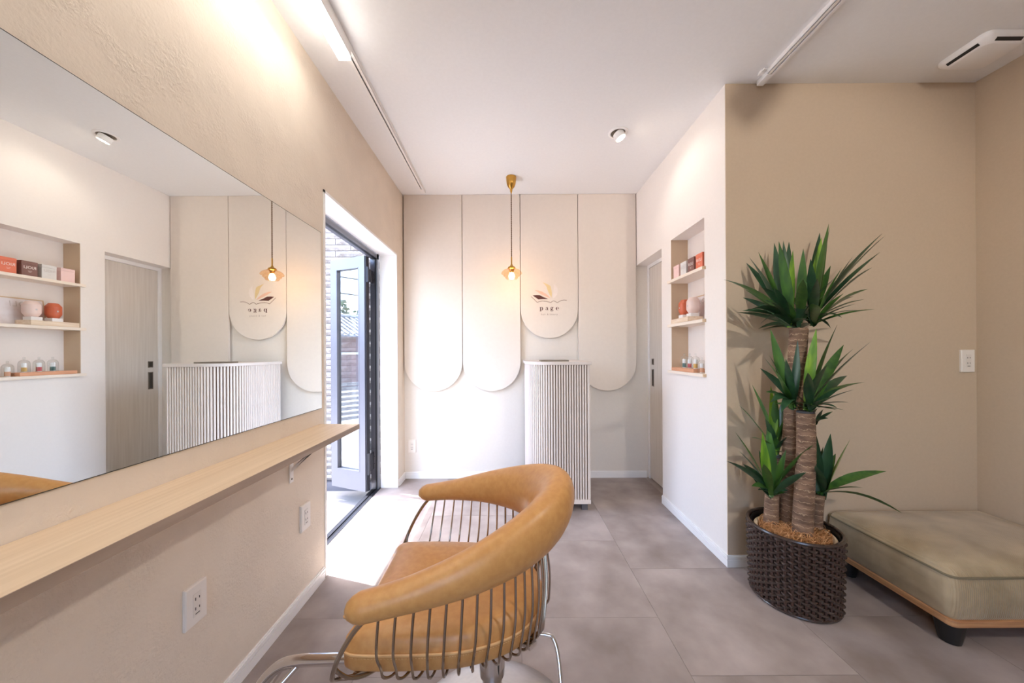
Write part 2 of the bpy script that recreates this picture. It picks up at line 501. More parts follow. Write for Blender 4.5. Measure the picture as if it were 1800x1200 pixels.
# wall behind the camera; its unseen window is added for fill daylight
WX0, WX1, WZ0, WZ1 = -0.75, 0.75, 0.8, 2.2
rw = MB()
rw.box((XL - T, YR - 0.1, 0), (WX0, YR, H)).box((WX1, YR - 0.1, 0), (X2 + 0.1, YR, H)).box((WX0, YR - 0.1, 0), (WX1, YR, WZ0)).box((WX0, YR - 0.1, WZ1), (WX1, YR, H))
structure(rw.build('wall_rear', M['white_wall']), 'white wall behind the camera')
wf = MB()
wf.box((WX0, YR - 0.08, WZ0), (WX0 + 0.05, YR - 0.02, WZ1)).box((WX1 - 0.05, YR - 0.08, WZ0), (WX1, YR - 0.02, WZ1)).box((WX0, YR - 0.08, WZ0), (WX1, YR - 0.02, WZ0 + 0.05)).box((WX0, YR - 0.08, WZ1 - 0.05), (WX1, YR - 0.02, WZ1)).box((-0.025, YR - 0.08, WZ0), (0.025, YR - 0.02, WZ1))
w1 = structure(wf.build('fill_window_1', M['alu']), 'shop window behind the camera')
MB().box((WX0 + 0.05, YR - 0.055, WZ0 + 0.05), (WX1 - 0.05, YR - 0.049, WZ1 - 0.05)).build('pane', M['glass'], w1)

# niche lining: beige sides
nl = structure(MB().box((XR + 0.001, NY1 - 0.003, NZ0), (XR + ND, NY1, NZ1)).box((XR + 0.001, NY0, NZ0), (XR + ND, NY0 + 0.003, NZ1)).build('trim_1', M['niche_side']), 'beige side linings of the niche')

# baseboards: a board and a small lip
def baseboard(name, a, b, nrm, label):
    """a, b: floor points on the wall face; nrm: into the room"""
    m = MB(); n = Vector((nrm[0], nrm[1], 0)); a = Vector((a[0], a[1], 0)); b = Vector((b[0], b[1], 0))
    for (t, z0, z1) in ((0.009, 0, 0.036), (0.006, 0.036, 0.040), (0.0095, 0.040, 0.054), (0.006, 0.054, 0.060)):
        p = [a + Vector((0, 0, z0)), b + Vector((0, 0, z0)), b + n * t + Vector((0, 0, z0)), a + n * t + Vector((0, 0, z0))]
        m.prism(p, 0, (0, 0, z1 - z0))
    return structure(m.build(name, M['white']), label)
baseboard('baseboard_left', (XL, YR), (XL, DY0 - 0.014), (1, 0), 'white baseboard under the mirror shelf')
baseboard('baseboard_left_far', (XL, DY1 + 0.014), (XL, YB), (1, 0), 'short white baseboard right of the garden door')
baseboard('baseboard_back', (XL + 0.01, YB), (XR + 0.09, YB), (0, -1), 'white baseboard along the back wall')
baseboard('baseboard_right', (XR, YF - 0.006), (XR, SY0), (-1, 0), 'white baseboard along the partition')
baseboard('baseboard_front', (XR - 0.009, YF - 0.006), (X2, YF - 0.006), (0, -1), 'white baseboard below the taupe wall')
baseboard('baseboard_far_right', (X2, YR), (X2, YF - 0.006), (-1, 0), 'white baseboard along the right side wall')

# garden door lining (white reveal, edge just proud of the wall)
dl = MB()
dl.box((XL - T + 0.002, DY0, 0), (XL + 0.004, DY0 + 0.014, DZ)).box((XL - T + 0.002, DY1 - 0.014, 0), (XL + 0.004, DY1, DZ)).box((XL - T + 0.002, DY0, DZ - 0.014), (XL + 0.004, DY1, DZ))
structure(dl.build('trim_2', M['white']), 'white lining of the garden door opening')

# ------------------------------------------------------------------ garden door: frame and folded leaves
FX0, FX1 = XL - T - 0.060, XL - T
door1 = structure(thing('door_1', None, None, (FX0, DY1 - 0.05, 0)), 'grey aluminium folding glass door standing open')
for (y0, y1, nm) in ((DY1 - 0.05, DY1 - 0.012, 'door_jamb'), (DY0 - 0.02, DY0 + 0.016, 'door_jamb')):
    j = MB().box((FX0, y0, 0.0), (FX1 - 0.004, y1, DZ)).build(nm, M['alu_light'], door1)
MB().box((FX1 - 0.022, DY1 - 0.056, 0.0), (FX1 - 0.012, DY1 - 0.05, DZ)).build('weather_seal', M['black'], door1)
hd = MB().box((FX0, DY0, DZ - 0.05), (FX1 - 0.004, DY1 - 0.012, DZ))
hd.build('head_rail', M['alu'], door1)
MB().box((FX0 + 0.03, DY0 + 0.016, DZ - 0.052), (FX0 + 0.05, DY1 - 0.05, DZ - 0.0495)).build('track_slot', M['black'], door1)
MB().box((FX1 - 0.028, DY0 + 0.016, DZ - 0.053), (FX1 - 0.018, DY1 - 0.05, DZ - 0.0495)).build('track_slot', M['alu_dark'], door1)
MB().box((FX0, DY0, -0.1), (FX1 + 0.005, DY1 - 0.012, 0.004)).build('sill', M['alu_dark'], door1)
MB().box((FX0 + 0.03, DY0 + 0.01, 0.003), (FX0 + 0.045, DY1 - 0.05, 0.006)).build('sill_groove', M['alu_dark'], door1)
MB().box((FX1 - 0.03, DY0 + 0.01, 0.003), (FX1 - 0.02, DY1 - 0.05, 0.006)).build('sill_groove', M['alu_dark'], door1)

def door_leaf(p0, p1, z0, z1, depth):
    """one glazed leaf between two floor points"""
    a = Vector((p0[0], p0[1], 0)); b = Vector((p1[0], p1[1], 0))
    e = (b - a).normalized(); n = Vector((-e.y, e.x, 0)); L = (b - a).length
    if n.y < 0: n = -n                            # n points away from the room's camera side
    def slab(u0, u1, za, zb, d0, d1):
        q = [a + e * u0 + n * d0, a + e * u1 + n * d0, a + e * u1 + n * d1, a + e * u0 + n * d1]
        return [Vector((v.x, v.y, za)) for v in q], (0, 0, zb - za)
    f = MB()
    st, top, bot = 0.062, 0.085, 0.15
    for (u0, u1, za, zb) in ((0, st, z0, z1), (L - st, L, z0, z1), (st, L - st, z1 - top, z1), (st, L - st, z0, z0 + bot)):
        p, o = slab(u0, u1, za, zb, 0, depth); f.prism(p, 0, o)
    lf = f.build('door_leaf', M['alu_light'], door1, loc=(a.x, a.y, z0))
    g = MB(); p, o = slab(st - 0.006, L - st + 0.006, z0 + bot - 0.006, z1 - top + 0.006, depth * 0.45, depth * 0.6); g.prism(p, 0, o)
    g.build('glass_pane', M['glass_door'], lf)
    s = MB()
    for (u0, u1, za, zb) in ((st - 0.004, st + 0.004, z0 + bot, z1 - top), (L - st - 0.004, L - st + 0.004, z0 + bot, z1 - top), (st, L - st, z1 - top - 0.004, z1 - top + 0.004), (st, L - st, z0 + bot - 0.004, z0 + bot + 0.004)):
        p, o = slab(u0, u1, za, zb, -0.001, depth * 0.44); s.prism(p, 0, o)
    s.build('glazing_bead', M['alu'], lf)
    k = MB(); p, o = slab(-0.010, 0.0, z0 + 0.004, z1 - 0.004, 0.006, depth - 0.004); k.prism(p, 0, o)
    k.build('edge_seal', M['alu_dark'], lf)
    return lf, a, e, n
leafA, la, le, ln = door_leaf((-1.116, 2.66), (-1.450, 2.80), 0.03, 1.875, 0.042)
p2 = la + ln * 0.05 + le * 0.075; p3 = la + le * 0.425 + ln * 0.05
door_leaf((p2.x, p2.y), (p3.x, p3.y), 0.03, 1.875, 0.042)
for zc, hh in ((1.73, 0.06), (0.245, 0.085)):
    hg = MB().box((-1.116, 2.665, zc - hh), (-1.092, 2.70, zc + hh))
    hg.cyl((-1.098, 2.712, zc - hh * 0.8), (-1.098, 2.712, zc + hh * 0.8), 0.011, 10)
    hg.box((-1.104, 2.71, zc - hh * 0.8), (-1.092, DY1 - 0.05, zc + hh * 0.8))
    hb = hg.build('hinge', M['alu_dark'], door1)
    MB().box((FX0 + 0.002, DY1 - 0.056, zc - hh), (FX0 + 0.036, DY1 - 0.0495, zc + hh)).build('hinge_plate', M['alu'], hb)
    sm = MB()
    for dx, dz in ((0.010, 0.6), (0.028, 0.35), (0.010, 0), (0.028, -0.35), (0.010, -0.6)):
        sm.cyl((FX0 + 0.002 + dx, DY1 - 0.058, zc + dz * hh), (FX0 + 0.002 + dx, DY1 - 0.0555, zc + dz * hh), 0.0035, 8)
    sm.build('screw', M['alu_dark'], hb)

# ------------------------------------------------------------------ sliding door in the partition
LX = XR + 0.112
door2 = structure(thing('door_2', None, None, (LX, SY0, 0)), 'pale ash grain sliding door in the white partition')
MB().box((LX, SY0 - 0.1, 0.012), (LX + 0.036, YB - 0.03, SZ - 0.03)).build('door_leaf', M['door_wood'], door2)
MB().box((LX - 0.006, YB - 0.03, 0), (LX + 0.05, YB, SZ - 0.0)).build('door_jamb', M['white'], door2)
MB().box((LX - 0.006, SY0, SZ - 0.028), (LX + 0.05, YB - 0.03, SZ)).build('door_head', M['white'], door2)
pc = structure(MB().box((LX + 0.052, SY0 - 0.12, 0), (LX + 0.06, YB + 0.0, H)).build('wall_pocket', M['white_wall']), 'wall closing the sliding door pocket')
for z0, z1 in ((1.000, 1.053), (0.815, 0.962)):
    h_ = MB()
    y0, y1 = 2.915, 2.955
    for (ya, yb, za, zb) in ((y0, y0 + 0.007, z0, z1), (y1 - 0.007, y1, z0, z1), (y0, y1, z0, z0 + 0.007), (y0, y1, z1 - 0.007, z1)):
        h_.box((LX - 0.003, ya, za), (LX + 0.002, yb, zb))
    hp = h_.build('recessed_pull', M['handle'], door2)
    MB().box((LX - 0.001, y0 + 0.007, z0 + 0.007), (LX + 0.001, y1 - 0.007, z1 - 0.007)).build('pull_recess', M['slot'], hp)

# ------------------------------------------------------------------ niche shelves (built in)
for z, lab in ((1.602, 'upper white niche shelf under the gift boxes'), (1.300, 'middle white niche shelf under the jars'), (NZ0, 'lowest white niche shelf under the glass domes')):
    s_ = thing('niche_shelf', lab, 'shelf', (XR, (NY0 + NY1) / 2, z), 'shelves in the wall niche')
    MB().box((XR - 0.022, NY0 - 0.014, z - 0.018), (XR + 0.0, NY1 + 0.014, z)).box((XR, NY0 + 0.003, z - 0.018), (XR + ND, NY1 - 0.003, z)).build('shelf_board', M['shelf'], s_)
    MB().box((XR - 0.0215, NY0 - 0.0146, z - 0.0175), (XR - 0.0005, NY0 - 0.0138, z - 0.0005)).build('edge_strip', M['shelf_end'], s_)

# ------------------------------------------------------------------ outside, seen through and mirrored in the garden door
GZ = -0.1
pv = structure(MB().box((-3.6, -3.0, GZ - 0.1), (FX0, 3.4, GZ - 0.004)).build('terrace', M['joint']), 'pale paved terrace outside the garden door')
first = None
for i in range(5):
    for j in range(12):
        x0 = -3.6 + i * 0.48; y0 = -2.6 + j * 0.48
        if x0 + 0.475 > FX0 + 0.01: x1 = FX0 - 0.001
        else: x1 = x0 + 0.475
        if x1 - x0 < 0.05: continue
        if first is None or x1 != x0 + 0.475:
            o = MB().box((x0, y0, GZ - 0.03), (x1, y0 + 0.475, GZ), 0.0).build('paving_slab', M['paving'], pv, loc=(x0, y0, GZ))
            if first is None: first = o
        else:
            copy_at(first, pv, Vector((x0, y0, GZ)) - WL[first.name])
structure(MB().box((-60, -40, GZ - 0.25), (-3.6, 40, GZ - 0.1)).build('street', M['asphalt']), 'grey street outside')
BY = 3.06
bw = structure(MB().box((-3.2, BY, GZ), (FX0 - 0.0, BY + 0.12, 3.1)).build('wall_outside', M['mortar']), 'pale split face brick wall outside the garden door')
brick_meshes = []
bx = []
for k in range(3):
    m_ = MB()
    n_ = 5
    rr = random.Random(20 + k)
    vs = []
    L_, h_ = 0.268, 0.049
    for a in range(n_ + 1):
        for b in range(3):
            edge = a in (0, n_) or b in (0, 2)
            vs.append((a * L_ / n_, -(0.004 if edge else 0.010 + rr.random() * 0.010), b * h_ / 2))
    fs = []
    for a in range(n_):
        for b in range(2):
            fs.append((a * 3 + b, (a + 1) * 3 + b, (a + 1) * 3 + b + 1, a * 3 + b + 1))
    k0 = len(vs)
    vs += [(0, 0.01, 0), (L_, 0.01, 0), (L_, 0.01, h_), (0, 0.01, h_)]
    fs += [(k0, k0 + 3, 2, 1, 0), (k0 + 1, n_ * 3, n_ * 3 + 1, n_ * 3 + 2, k0 + 2), tuple([k0, k0 + 1] + [a * 3 for a in range(n_, -1, -1)]), tuple([k0 + 3, k0 + 2] + [a * 3 + 2 for a in range(n_, -1, -1)])]
    m_.add([Vector(v) + Vector((-3.2, BY, GZ)) for v in vs], fs)
    bx.append(m_)
srcs = [None, None, None]
for row in range(46):
    z = GZ + 0.08 + 0.054 * row
    sh = (row % 2) * 0.136
    for c_ in range(6):
        x = FX0 - 0.012 - 0.268 - c_ * 0.273 + sh
        if x + 0.268 > FX0 - 0.004: continue
        k = R.randrange(3)
        if srcs[k] is None:
            srcs[k] = bx[k].build('brick', M['brick'], bw, loc=(-3.2, BY, GZ))
            srcs[k].location += Vector((x + 3.2, 0, z - GZ)); WL[srcs[k].name] = Vector((x, BY, z))
        else:
            copy_at(srcs[k], bw, Vector((x, BY, z)) - WL[srcs[k].name])
structure(MB().box((-3.2, BY - 0.05, GZ), (FX0 - 0.01, BY, GZ + 0.075)).build('trim_3', M['alu']), 'grey plinth at the foot of the outside brick wall')

nh = thing('neighbour_house', 'brown house with grey tiled roof mirrored in the garden door glass', 'house', (-13, -1.5, GZ))
MB().box((-17, -8.0, GZ - 0.1), (-12.2, 3.5, 1.75)).build('house_wall', M['house_wall'], nh)
MB().box((-12.2, -3.2, 0.2), (-12.16, -2.2, 1.4)).build('house_window', M['alu_dark'], nh)
MB().box((-12.2, 0.6, 0.2), (-12.16, 1.8, 1.4)).build('house_window', M['alu_dark'], nh)
rt = MB()
for s_ in range(9):
    xa = -11.6 - s_ * 0.33; za = 1.72 + s_ * 0.105
    rt.add([(xa, -8.5, za), (xa, 4.0, za), (xa - 0.42, 4.0, za + 0.10), (xa - 0.42, -8.5, za + 0.10), (xa, -8.5, za + 0.05), (xa, 4.0, za + 0.05), (xa - 0.42, 4.0, za + 0.15), (xa - 0.42, -8.5, za + 0.15)],
           [(0, 1, 2, 3), (4, 7, 6, 5), (0, 4, 5, 1), (1, 5, 6, 2), (2, 6, 7, 3), (3, 7, 4, 0)])
for y_ in range(60):
    rt.tube([(-11.6, -8.4 + y_ * 0.208, 1.8), (-14.4, -8.4 + y_ * 0.208, 2.71)], 0.045, 5)
rt.build('roof', M['roof_tile'], nh)
MB().tube([(-14.4, -8.5, 2.74), (-14.4, 4.0, 2.74)], 0.12, 8).build('ridge', M['roof_tile'], nh)
MB().box((-12.2, -8, 1.05), (-12.1, 3.5, 1.13)).build('eave_board', M['white'], nh)

fe = thing('slat_fence', 'grey horizontal slat fence mirrored in the garden door glass', 'fence', (-4.6, 0, GZ))
fsl = None
for k in range(8):
    z = GZ + 0.05 + k * 0.085
    if fsl is None:
        fsl = MB().box((-4.62, -3.5, z), (-4.60, 2.6, z + 0.055)).build('slat', M['fence'], fe)
    else:
        copy_at(fsl, fe, (0, 0, z - (GZ + 0.05)))
for y_ in (-3.5, -1.5, 0.5, 2.5):
    MB().box((-4.67, y_, GZ), (-4.62, y_ + 0.05, GZ + 0.74)).build('post', M['fence'], fe)
fb = thing('flag_banner', 'narrow purple banner by the slat fence', 'banner', (-4.2, 0.62, GZ))
MB().cyl((-4.2, 0.62, GZ), (-4.2, 0.62, 0.75), 0.012, 8).build('pole', M['alu'], fb)
MB().prism([(-4.2, 0.625, 0.72), (-4.2, 0.80, 0.55), (-4.2, 0.80, 0.05), (-4.2, 0.625, -0.02)], 0, (-0.004, 0, 0)).build('cloth', M['purple'], fb)
def tree(cx_, cy_, ht, rad, label, seed):
    rr = random.Random(seed)
    t = thing('tree', label, 'tree', (cx_, cy_, GZ - 0.1), 'trees behind the neighbour house')
    MB().tube([(cx_, cy_, GZ - 0.1), (cx_ + 0.1, cy_, ht * 0.45), (cx_, cy_ + 0.1, ht * 0.8)], lambda u: 0.16 * (1 - 0.7 * u), 7).build('trunk', M['bark'], t, True)
    c = MB()
    for k in range(420):
        a = rr.random() * 2 * PI; b = math.acos(2 * rr.random() - 1); q = rad * (0.55 + 0.45 * rr.random())
        p = Vector((cx_ + q * math.sin(b) * math.cos(a), cy_ + q * 1.2 * math.sin(b) * math.sin(a), ht - rad * 0.75 + q * 0.75 * math.cos(b)))
        d = Vector((rr.gauss(0, 1), rr.gauss(0, 1), rr.gauss(0, 1))).normalized(); e = d.orthogonal().normalized(); s = 0.12 + 0.16 * rr.random()
        c.add([p - d * s, p + e * s * 0.6, p + d * s, p - e * s * 0.6], [(0, 1, 2, 3)])
    tag(c.build('foliage', M['foliage'], t), kind='stuff')
tree(-19.5, -2.0, 4.6, 1.5, 'bushy green tree above the tiled roof, nearer the ridge middle', 3)
tree(-21.0, -5.2, 4.0, 1.4, 'lower green tree above the tiled roof, further along the ridge', 5)
for k, (z, dz_) in enumerate(((2.55, 0), (2.95, 0.2))):
    pts = [(-7.2, -9 + t * 2.0, z + 0.02 * (t - 4) ** 2) for t in range(9)]
    tag(MB().tube(pts, 0.016, 6).build('utility_wire', M['dark_wire']), ('lower' if k == 0 else 'upper') + ' of two dark wires across the sky in the door glass', 'wire', 'overhead wires')

# ------------------------------------------------------------------ back wall panels with rounded foot
PW = [(-0.9085, -0.3995), (-0.3945, 0.1105), (0.1155, 0.6170), (0.6220, 1.1280)]
PB = [0.774, 0.774, 1.236, 0.772]
PLAB = ['leftmost tall beige wall panel with rounded foot beside the garden door', 'second tall beige wall panel with rounded foot behind the pendant lamp',
        'short rounded beige panel carrying the page logo above the counter', 'rightmost tall beige rounded panel right of the counter']
PT = 0.034
pan = []
for (xa, xb), zb, lb in zip(PW, PB, PLAB):
    r_ = (xb - xa) / 2
    poly = [(xa, YB - 0.014, H - 0.001), (xb, YB - 0.014, H - 0.001)]
    for k in range(33):
        a = -PI * k / 32
        poly.append(((xa + xb) / 2 + r_ * math.cos(a), YB - 0.014, zb + r_ + r_ * math.sin(a)))
    root = thing('wall_panel', lb, 'panel', ((xa + xb) / 2, YB, zb), 'rounded panels on the back wall')
    b_ = MB().prism(poly, 0, (0, -PT + 0.014, 0)).build('panel_board', M['panel'], root, bevel=0.002)
    for zc in (1.45, 2.2):
        MB().box((xa + 0.10, YB - 0.014, zc), (xb - 0.10, YB, zc + 0.06)).build('mounting_batten', M['slat_back'], root)
    pan.append(root)

# logo on the short panel
LY = YB - PT
def lp(cx_, cy_):
    """crop pixel of the logo close-up to a point on the panel face"""
    p = P(920 + cx_ / 13.333, 480 + cy_ / 13.333, LY)
    return Vector((p.x, LY - 0.0005, p.z))
def flat(name, pts, m, parent, d=0.0006):
    return MB().prism([lp(*p) for p in pts], 0, (0, -d, 0)).build(name, m, parent)
logo = pan[2]
em = bpy.data.objects.new('logo_emblem', None); COL.objects.link(em); em.parent = logo; WL[em.name] = WL[logo.name]
flat('book_cover', [(215, 520), (300, 512), (380, 514), (470, 560), (585, 605), (460, 606), (350, 614)], M['ink'], em)
flat('page_leaf', [(265, 400), (350, 405), (430, 428), (520, 478), (590, 535), (640, 592), (570, 565), (490, 530), (390, 482), (320, 430)], M['ink_peach'], em)
flat('page_leaf', [(452, 212), (530, 245), (610, 280), (640, 310), (660, 400), (668, 480), (660, 575), (620, 510), (575, 420), (545, 320), (500, 262)], M['ink_yellow'], em)
flat('page_leaf', [(712, 250), (760, 290), (800, 350), (808, 420), (790, 500), (745, 560), (705, 588), (690, 540), (700, 430), (715, 340)], M['ink_cream'], em)
ln_pts = [(180, 545), (250, 612), (325, 686), (380, 662), (440, 652), (540, 660), (600, 676), (640, 690), (680, 658), (715, 648), (755, 668), (795, 692), (840, 662), (890, 640), (950, 628), (1015, 634)]
ol = MB()
for k in range(len(ln_pts) - 1):
    a, b = Vector(ln_pts[k]), Vector(ln_pts[k + 1]); n = Vector((-(b - a).y, (b - a).x)).normalized() * 7
    ol.prism([lp(*(a + n)), lp(*(b + n)), lp(*(b - n)), lp(*(a - n))], 0, (0, -0.0006, 0))
ol.build('outline', M['ink_line'], em)
# the word "page": high-contrast letters drawn as outlines
def ring(mb, cx_, cy_, ro, ri, hi, a0=0, a1=360, n=28):
    """didone bowl: outer ellipse (ro) and narrower inner ellipse (ri); angles anticlockwise from the right, y down"""
    for k in range(n):
        q = []
        for a, (rx, ry) in ((a0 + (a1 - a0) * k / n, ro), (a0 + (a1 - a0) * (k + 1) / n, ro), (a0 + (a1 - a0) * (k + 1) / n, ri), (a0 + (a1 - a0) * k / n, ri)):
            t = math.radians(a); off = hi if (rx, ry) == ri else 0
            q.append((cx_ + off + rx * math.cos(t), cy_ - ry * math.sin(t)))
        mb.prism([lp(*p) for p in q], 0, (0, -0.0006, 0))
def bar(mb, x0, y0, x1, y1):
    mb.prism([lp(x0, y0), lp(x1, y0), lp(x1, y1), lp(x0, y1)], 0, (0, -0.0006, 0))
wd = bpy.data.objects.new('lettering', None); COL.objects.link(wd); wd.parent = logo; WL[wd.name] = WL[logo.name]
g = MB(); bar(g, 392, 800, 412, 892); bar(g, 382, 886, 424, 893); bar(g, 382, 796, 400, 802); ring(g, 430, 832, (33, 38), (14, 34), -2); g.build('letter', M['ink'], wd)
g = MB(); bar(g, 556, 812, 574, 862); bar(g, 570, 858, 588, 864); ring(g, 546, 846, (24, 20), (11, 16), 2, 20, 340); ring(g, 550, 818, (24, 24), (8, 19), 0, 0, 165); g.build('letter', M['ink'], wd)
g = MB(); ring(g, 664, 820, (27, 26), (11, 22), 0); ring(g, 668, 876, (34, 19), (22, 13), 0); bar(g, 640, 842, 660, 858); bar(g, 648, 852, 694, 864); bar(g, 686, 796, 704, 806); g.build('letter', M['ink'], wd)
g = MB(); ring(g, 795, 830, (37, 36), (17, 32), 3, 0, 320); bar(g, 776, 828, 830, 834); g.build('letter', M['ink'], wd)
pz = lp(610, 980)
text_mb('hair & beauty', 0.021, pz, (1, 0, 0), (0, 0, 1), (0, -1, 0), 0.0004, space=1.25).build('tagline', M['ink_line'], wd)

# ------------------------------------------------------------------ mirror
mr = thing('wall_mirror', 'large frameless mirror across the left wall above the shelf', 'mirror', (XL, 0.7, 0.846))
MB().box((XL + 0.0005, -0.55, 0.846), (XL + 0.0052, 1.676, 1.7085)).build('mirror_backing', M['mirror_edge'], mr)
MB().add([(XL + 0.0056, -0.548, 0.848), (XL + 0.0056, 1.674, 0.848), (XL + 0.0056, 1.674, 1.7065), (XL + 0.0056, -0.548, 1.7065)], [(0, 1, 2, 3)]).build('mirror_glass', M['mirror'], mr)

# ------------------------------------------------------------------ mirror shelf
SHZ = 0.772
ms = thing('counter_shelf', 'long pale oak shelf on the left wall under the mirror', 'shelf', (XL, 0.7, SHZ - 0.03))
MB().box((XL + 0.0008, -0.55, SHZ - 0.024), (-0.724, 1.658, SHZ)).build('shelf_top', M['oak'], ms, bevel=0.001)
MB().box((-0.7242, -0.55, SHZ - 0.0235), (-0.7232, 1.6585, SHZ - 0.0006)).box((XL + 0.001, 1.658, SHZ - 0.0235), (-0.7232, 1.659, SHZ - 0.0006)).build('edge_band', M['oak_edge'], ms)
for y_ in (1.44, 0.25):
    br = MB().box((XL + 0.001, y_ - 0.012, SHZ - 0.20), (XL + 0.005, y_ + 0.012, SHZ - 0.0245))
    br.box((XL + 0.001, y_ - 0.012, SHZ - 0.0285), (-0.755, y_ + 0.012, SHZ - 0.0245))
    bk = br.build('bracket', M['white'], ms)
    MB().prism([(XL + 0.005, y_ - 0.002, SHZ - 0.155), (XL + 0.005, y_ - 0.002, SHZ - 0.140), (-0.775, y_ - 0.002, SHZ - 0.0285), (-0.79, y_ - 0.002, SHZ - 0.0285)], 0, (0, 0.004, 0)).build('strut', M['white'], bk)
    MB().tube([(XL + 0.0045, y_, SHZ - 0.185), (XL + 0.0065, y_, SHZ - 0.185)], 0.004, 8).build('screw', M['handle'], bk)

# ------------------------------------------------------------------ wall outlets
def outlet(c, right, up, nrm, label, h=0.116, w=0.069):
    """c: centre on the wall face"""
    c, right, up, nrm = Vector(c), Vector(right), Vector(up), Vector(nrm)
    t = thing('wall_outlet', label, 'outlet', c, 'wall outlets')
    m = MB()
    pr = [(1, 1, 0), (1, 1, 0.007), (0.92, 0.955, 0.010)]
    vs = []
    for (a, b, d) in pr:
        for (sx, sy) in ((-1, -1), (1, -1), (1, 1), (-1, 1)):
            vs.append(c + right * sx * a * w / 2 + up * sy * b * h / 2 + nrm * (d + 0.0004))
    fs = [(3, 2, 1, 0), (8, 9, 10, 11)] + [(i * 4 + k, i * 4 + (k + 1) % 4, i * 4 + 4 + (k + 1) % 4, i * 4 + 4 + k) for i in range(2) for k in range(4)]
    m.add(vs, fs); m.build('cover_plate', M['plate'], t)
    mo = MB().obox(c + nrm * 0.0108, right, up, nrm, 0.0125, 0.033, 0.001).build('socket', M['module'], t)
    for sy in (0.017, -0.011):
        for sx in (-0.0062, 0.0062):
            MB().obox(c + nrm * 0.0119 + right * sx + up * sy, right, up, nrm, 0.0012, 0.0042 if sx < 0 else 0.0034, 0.0003).build('slot', M['slot'], mo)
    MB().obox(c + nrm * 0.0119 - up * 0.0262, right, up, nrm, 0.007, 0.0012, 0.0003).build('earth_flap', M['slot'], mo)
outlet((XL, 0.994, 0.390), (0, 1, 0), (0, 0, 1), (1, 0, 0), 'white outlet low on the left wall, nearer the camera')
outlet((XL, 1.533, 0.384), (0, 1, 0), (0, 0, 1), (1, 0, 0), 'white outlet low on the left wall below the shelf bracket')
outlet((-0.853, YB, 0.289), (1, 0, 0), (0, 0, 1), (0, -1, 0), 'white outlet at the foot of the back wall left corner')
outlet((2.373, YF - 0.006, 1.058), (1, 0, 0), (0, 0, 1), (0, -1, 0), 'beige outlet halfway up the taupe wall above the bench')

# ------------------------------------------------------------------ ceiling fittings
def lighting_track(x, y0, y1, label):
    t = thing('lighting_track', label, 'lighting track', (x, y1, H))
    w = 0.017
    b = MB()
    b.box((x - w, y0, H - 0.004), (x + w, y1 - 0.075, H)).box((x - w, y0, H - 0.026), (x - w + 0.007, y1 - 0.075, H - 0.004)).box((x + w - 0.007, y0, H - 0.026), (x + w, y1 - 0.075, H - 0.004))
    b.box((x - w, y0, H - 0.0265), (x - 0.004, y1 - 0.075, H - 0.022)).box((x + 0.004, y0, H - 0.0265), (x + w, y1 - 0.075, H - 0.022))
    b.build('track_rail', M['white'], t)
    MB().box((x - 0.004, y0, H - 0.012), (x + 0.004, y1 - 0.076, H - 0.0045)).build('conductor_slot', M['slot'], t)
    MB().box((x - w, y1 - 0.075, H - 0.027), (x + w, y1, H), 0.003).build('end_feed', M['white'], t)
    return t
TXL, TXR = -0.713, 1.300
trk_l = lighting_track(TXL, -1.3, 2.915, 'long white lighting track along the ceiling above the mirror')
trk_r = lighting_track(TXR, -1.3, 1.752, 'white lighting track on the ceiling in front of the taupe wall')
MB().box((TXR - 0.045, 1.68, H - 0.006), (TXR - 0.017, 1.70, H)).box((TXR - 0.045, 1.66, H - 0.012), (TXR - 0.03, 1.705, H - 0.006)).build('wall_clip', M['white'], trk_r)

lb = thing('linear_light', 'lit white linear LED bar hung on the left ceiling track', 'light', (TXL, 0.9, H - 0.03))
LBX0, LBX1, LBY0, LBY1 = -0.746, -0.692, -0.60, 1.522
MB().box((LBX0, LBY0, H - 0.066), (LBX1, LBY1, H - 0.0275)).build('housing', M['white'], lb)
MB().box((LBX0 + 0.001, LBY0 + 0.002, H - 0.080), (LBX1 - 0.001, LBY1 - 0.001, H - 0.0662)).build('diffuser', M['led'], lb)

fill_bar = thing('linear_light', 'white linear LED bar on the right track behind the camera', 'light', (TXR, -0.6, H - 0.03))  # extra bar out of view, added to brighten the taupe wall
MB().box((TXR - 0.027, -1.2, H - 0.066), (TXR + 0.027, -0.75, H - 0.0275)).build('housing', M['white'], fill_bar)
MB().box((TXR - 0.026, -1.198, H - 0.080), (TXR + 0.026, -0.752, H - 0.0662)).build('diffuser', M['led'], fill_bar)

def downlight(x, y, label, tilt):
    t = thing('downlight', label, 'light', (x, y, H))
    MB().lathe([(0.060, -0.0002), (0.060, -0.003), (0.056, -0.006), (0.046, -0.006), (0.044, -0.0002)], (x, y, H), 36).build('trim_ring', M['white'], t, True)
    MB().lathe([(0.044, -0.0008), (0.001, -0.0006)], (x, y, H), 32).build('recess', M['handle'], t)
    d = Vector(tilt).normalized(); u = d.orthogonal().normalized(); w = d.cross(u)
    c0 = Vector((x, y, H - 0.004)); c1 = c0 + d * 0.038
    MB().tube([c0, c0 + d * 0.034, c1], lambda q: 0.033, 24).build('lamp_head', M['white'], t, True)
    MB().tube([c1 + d * 0.0003, c1 + d * 0.001], 0.027, 24).build('lens', M['spot_glow'], t)
    return t, c1 + d * 0.02, d
dl_t, dl_p, dl_d = downlight(0.704, 2.158, 'round adjustable downlight in the ceiling right of the pendant', (0.42, -0.1, -0.9))

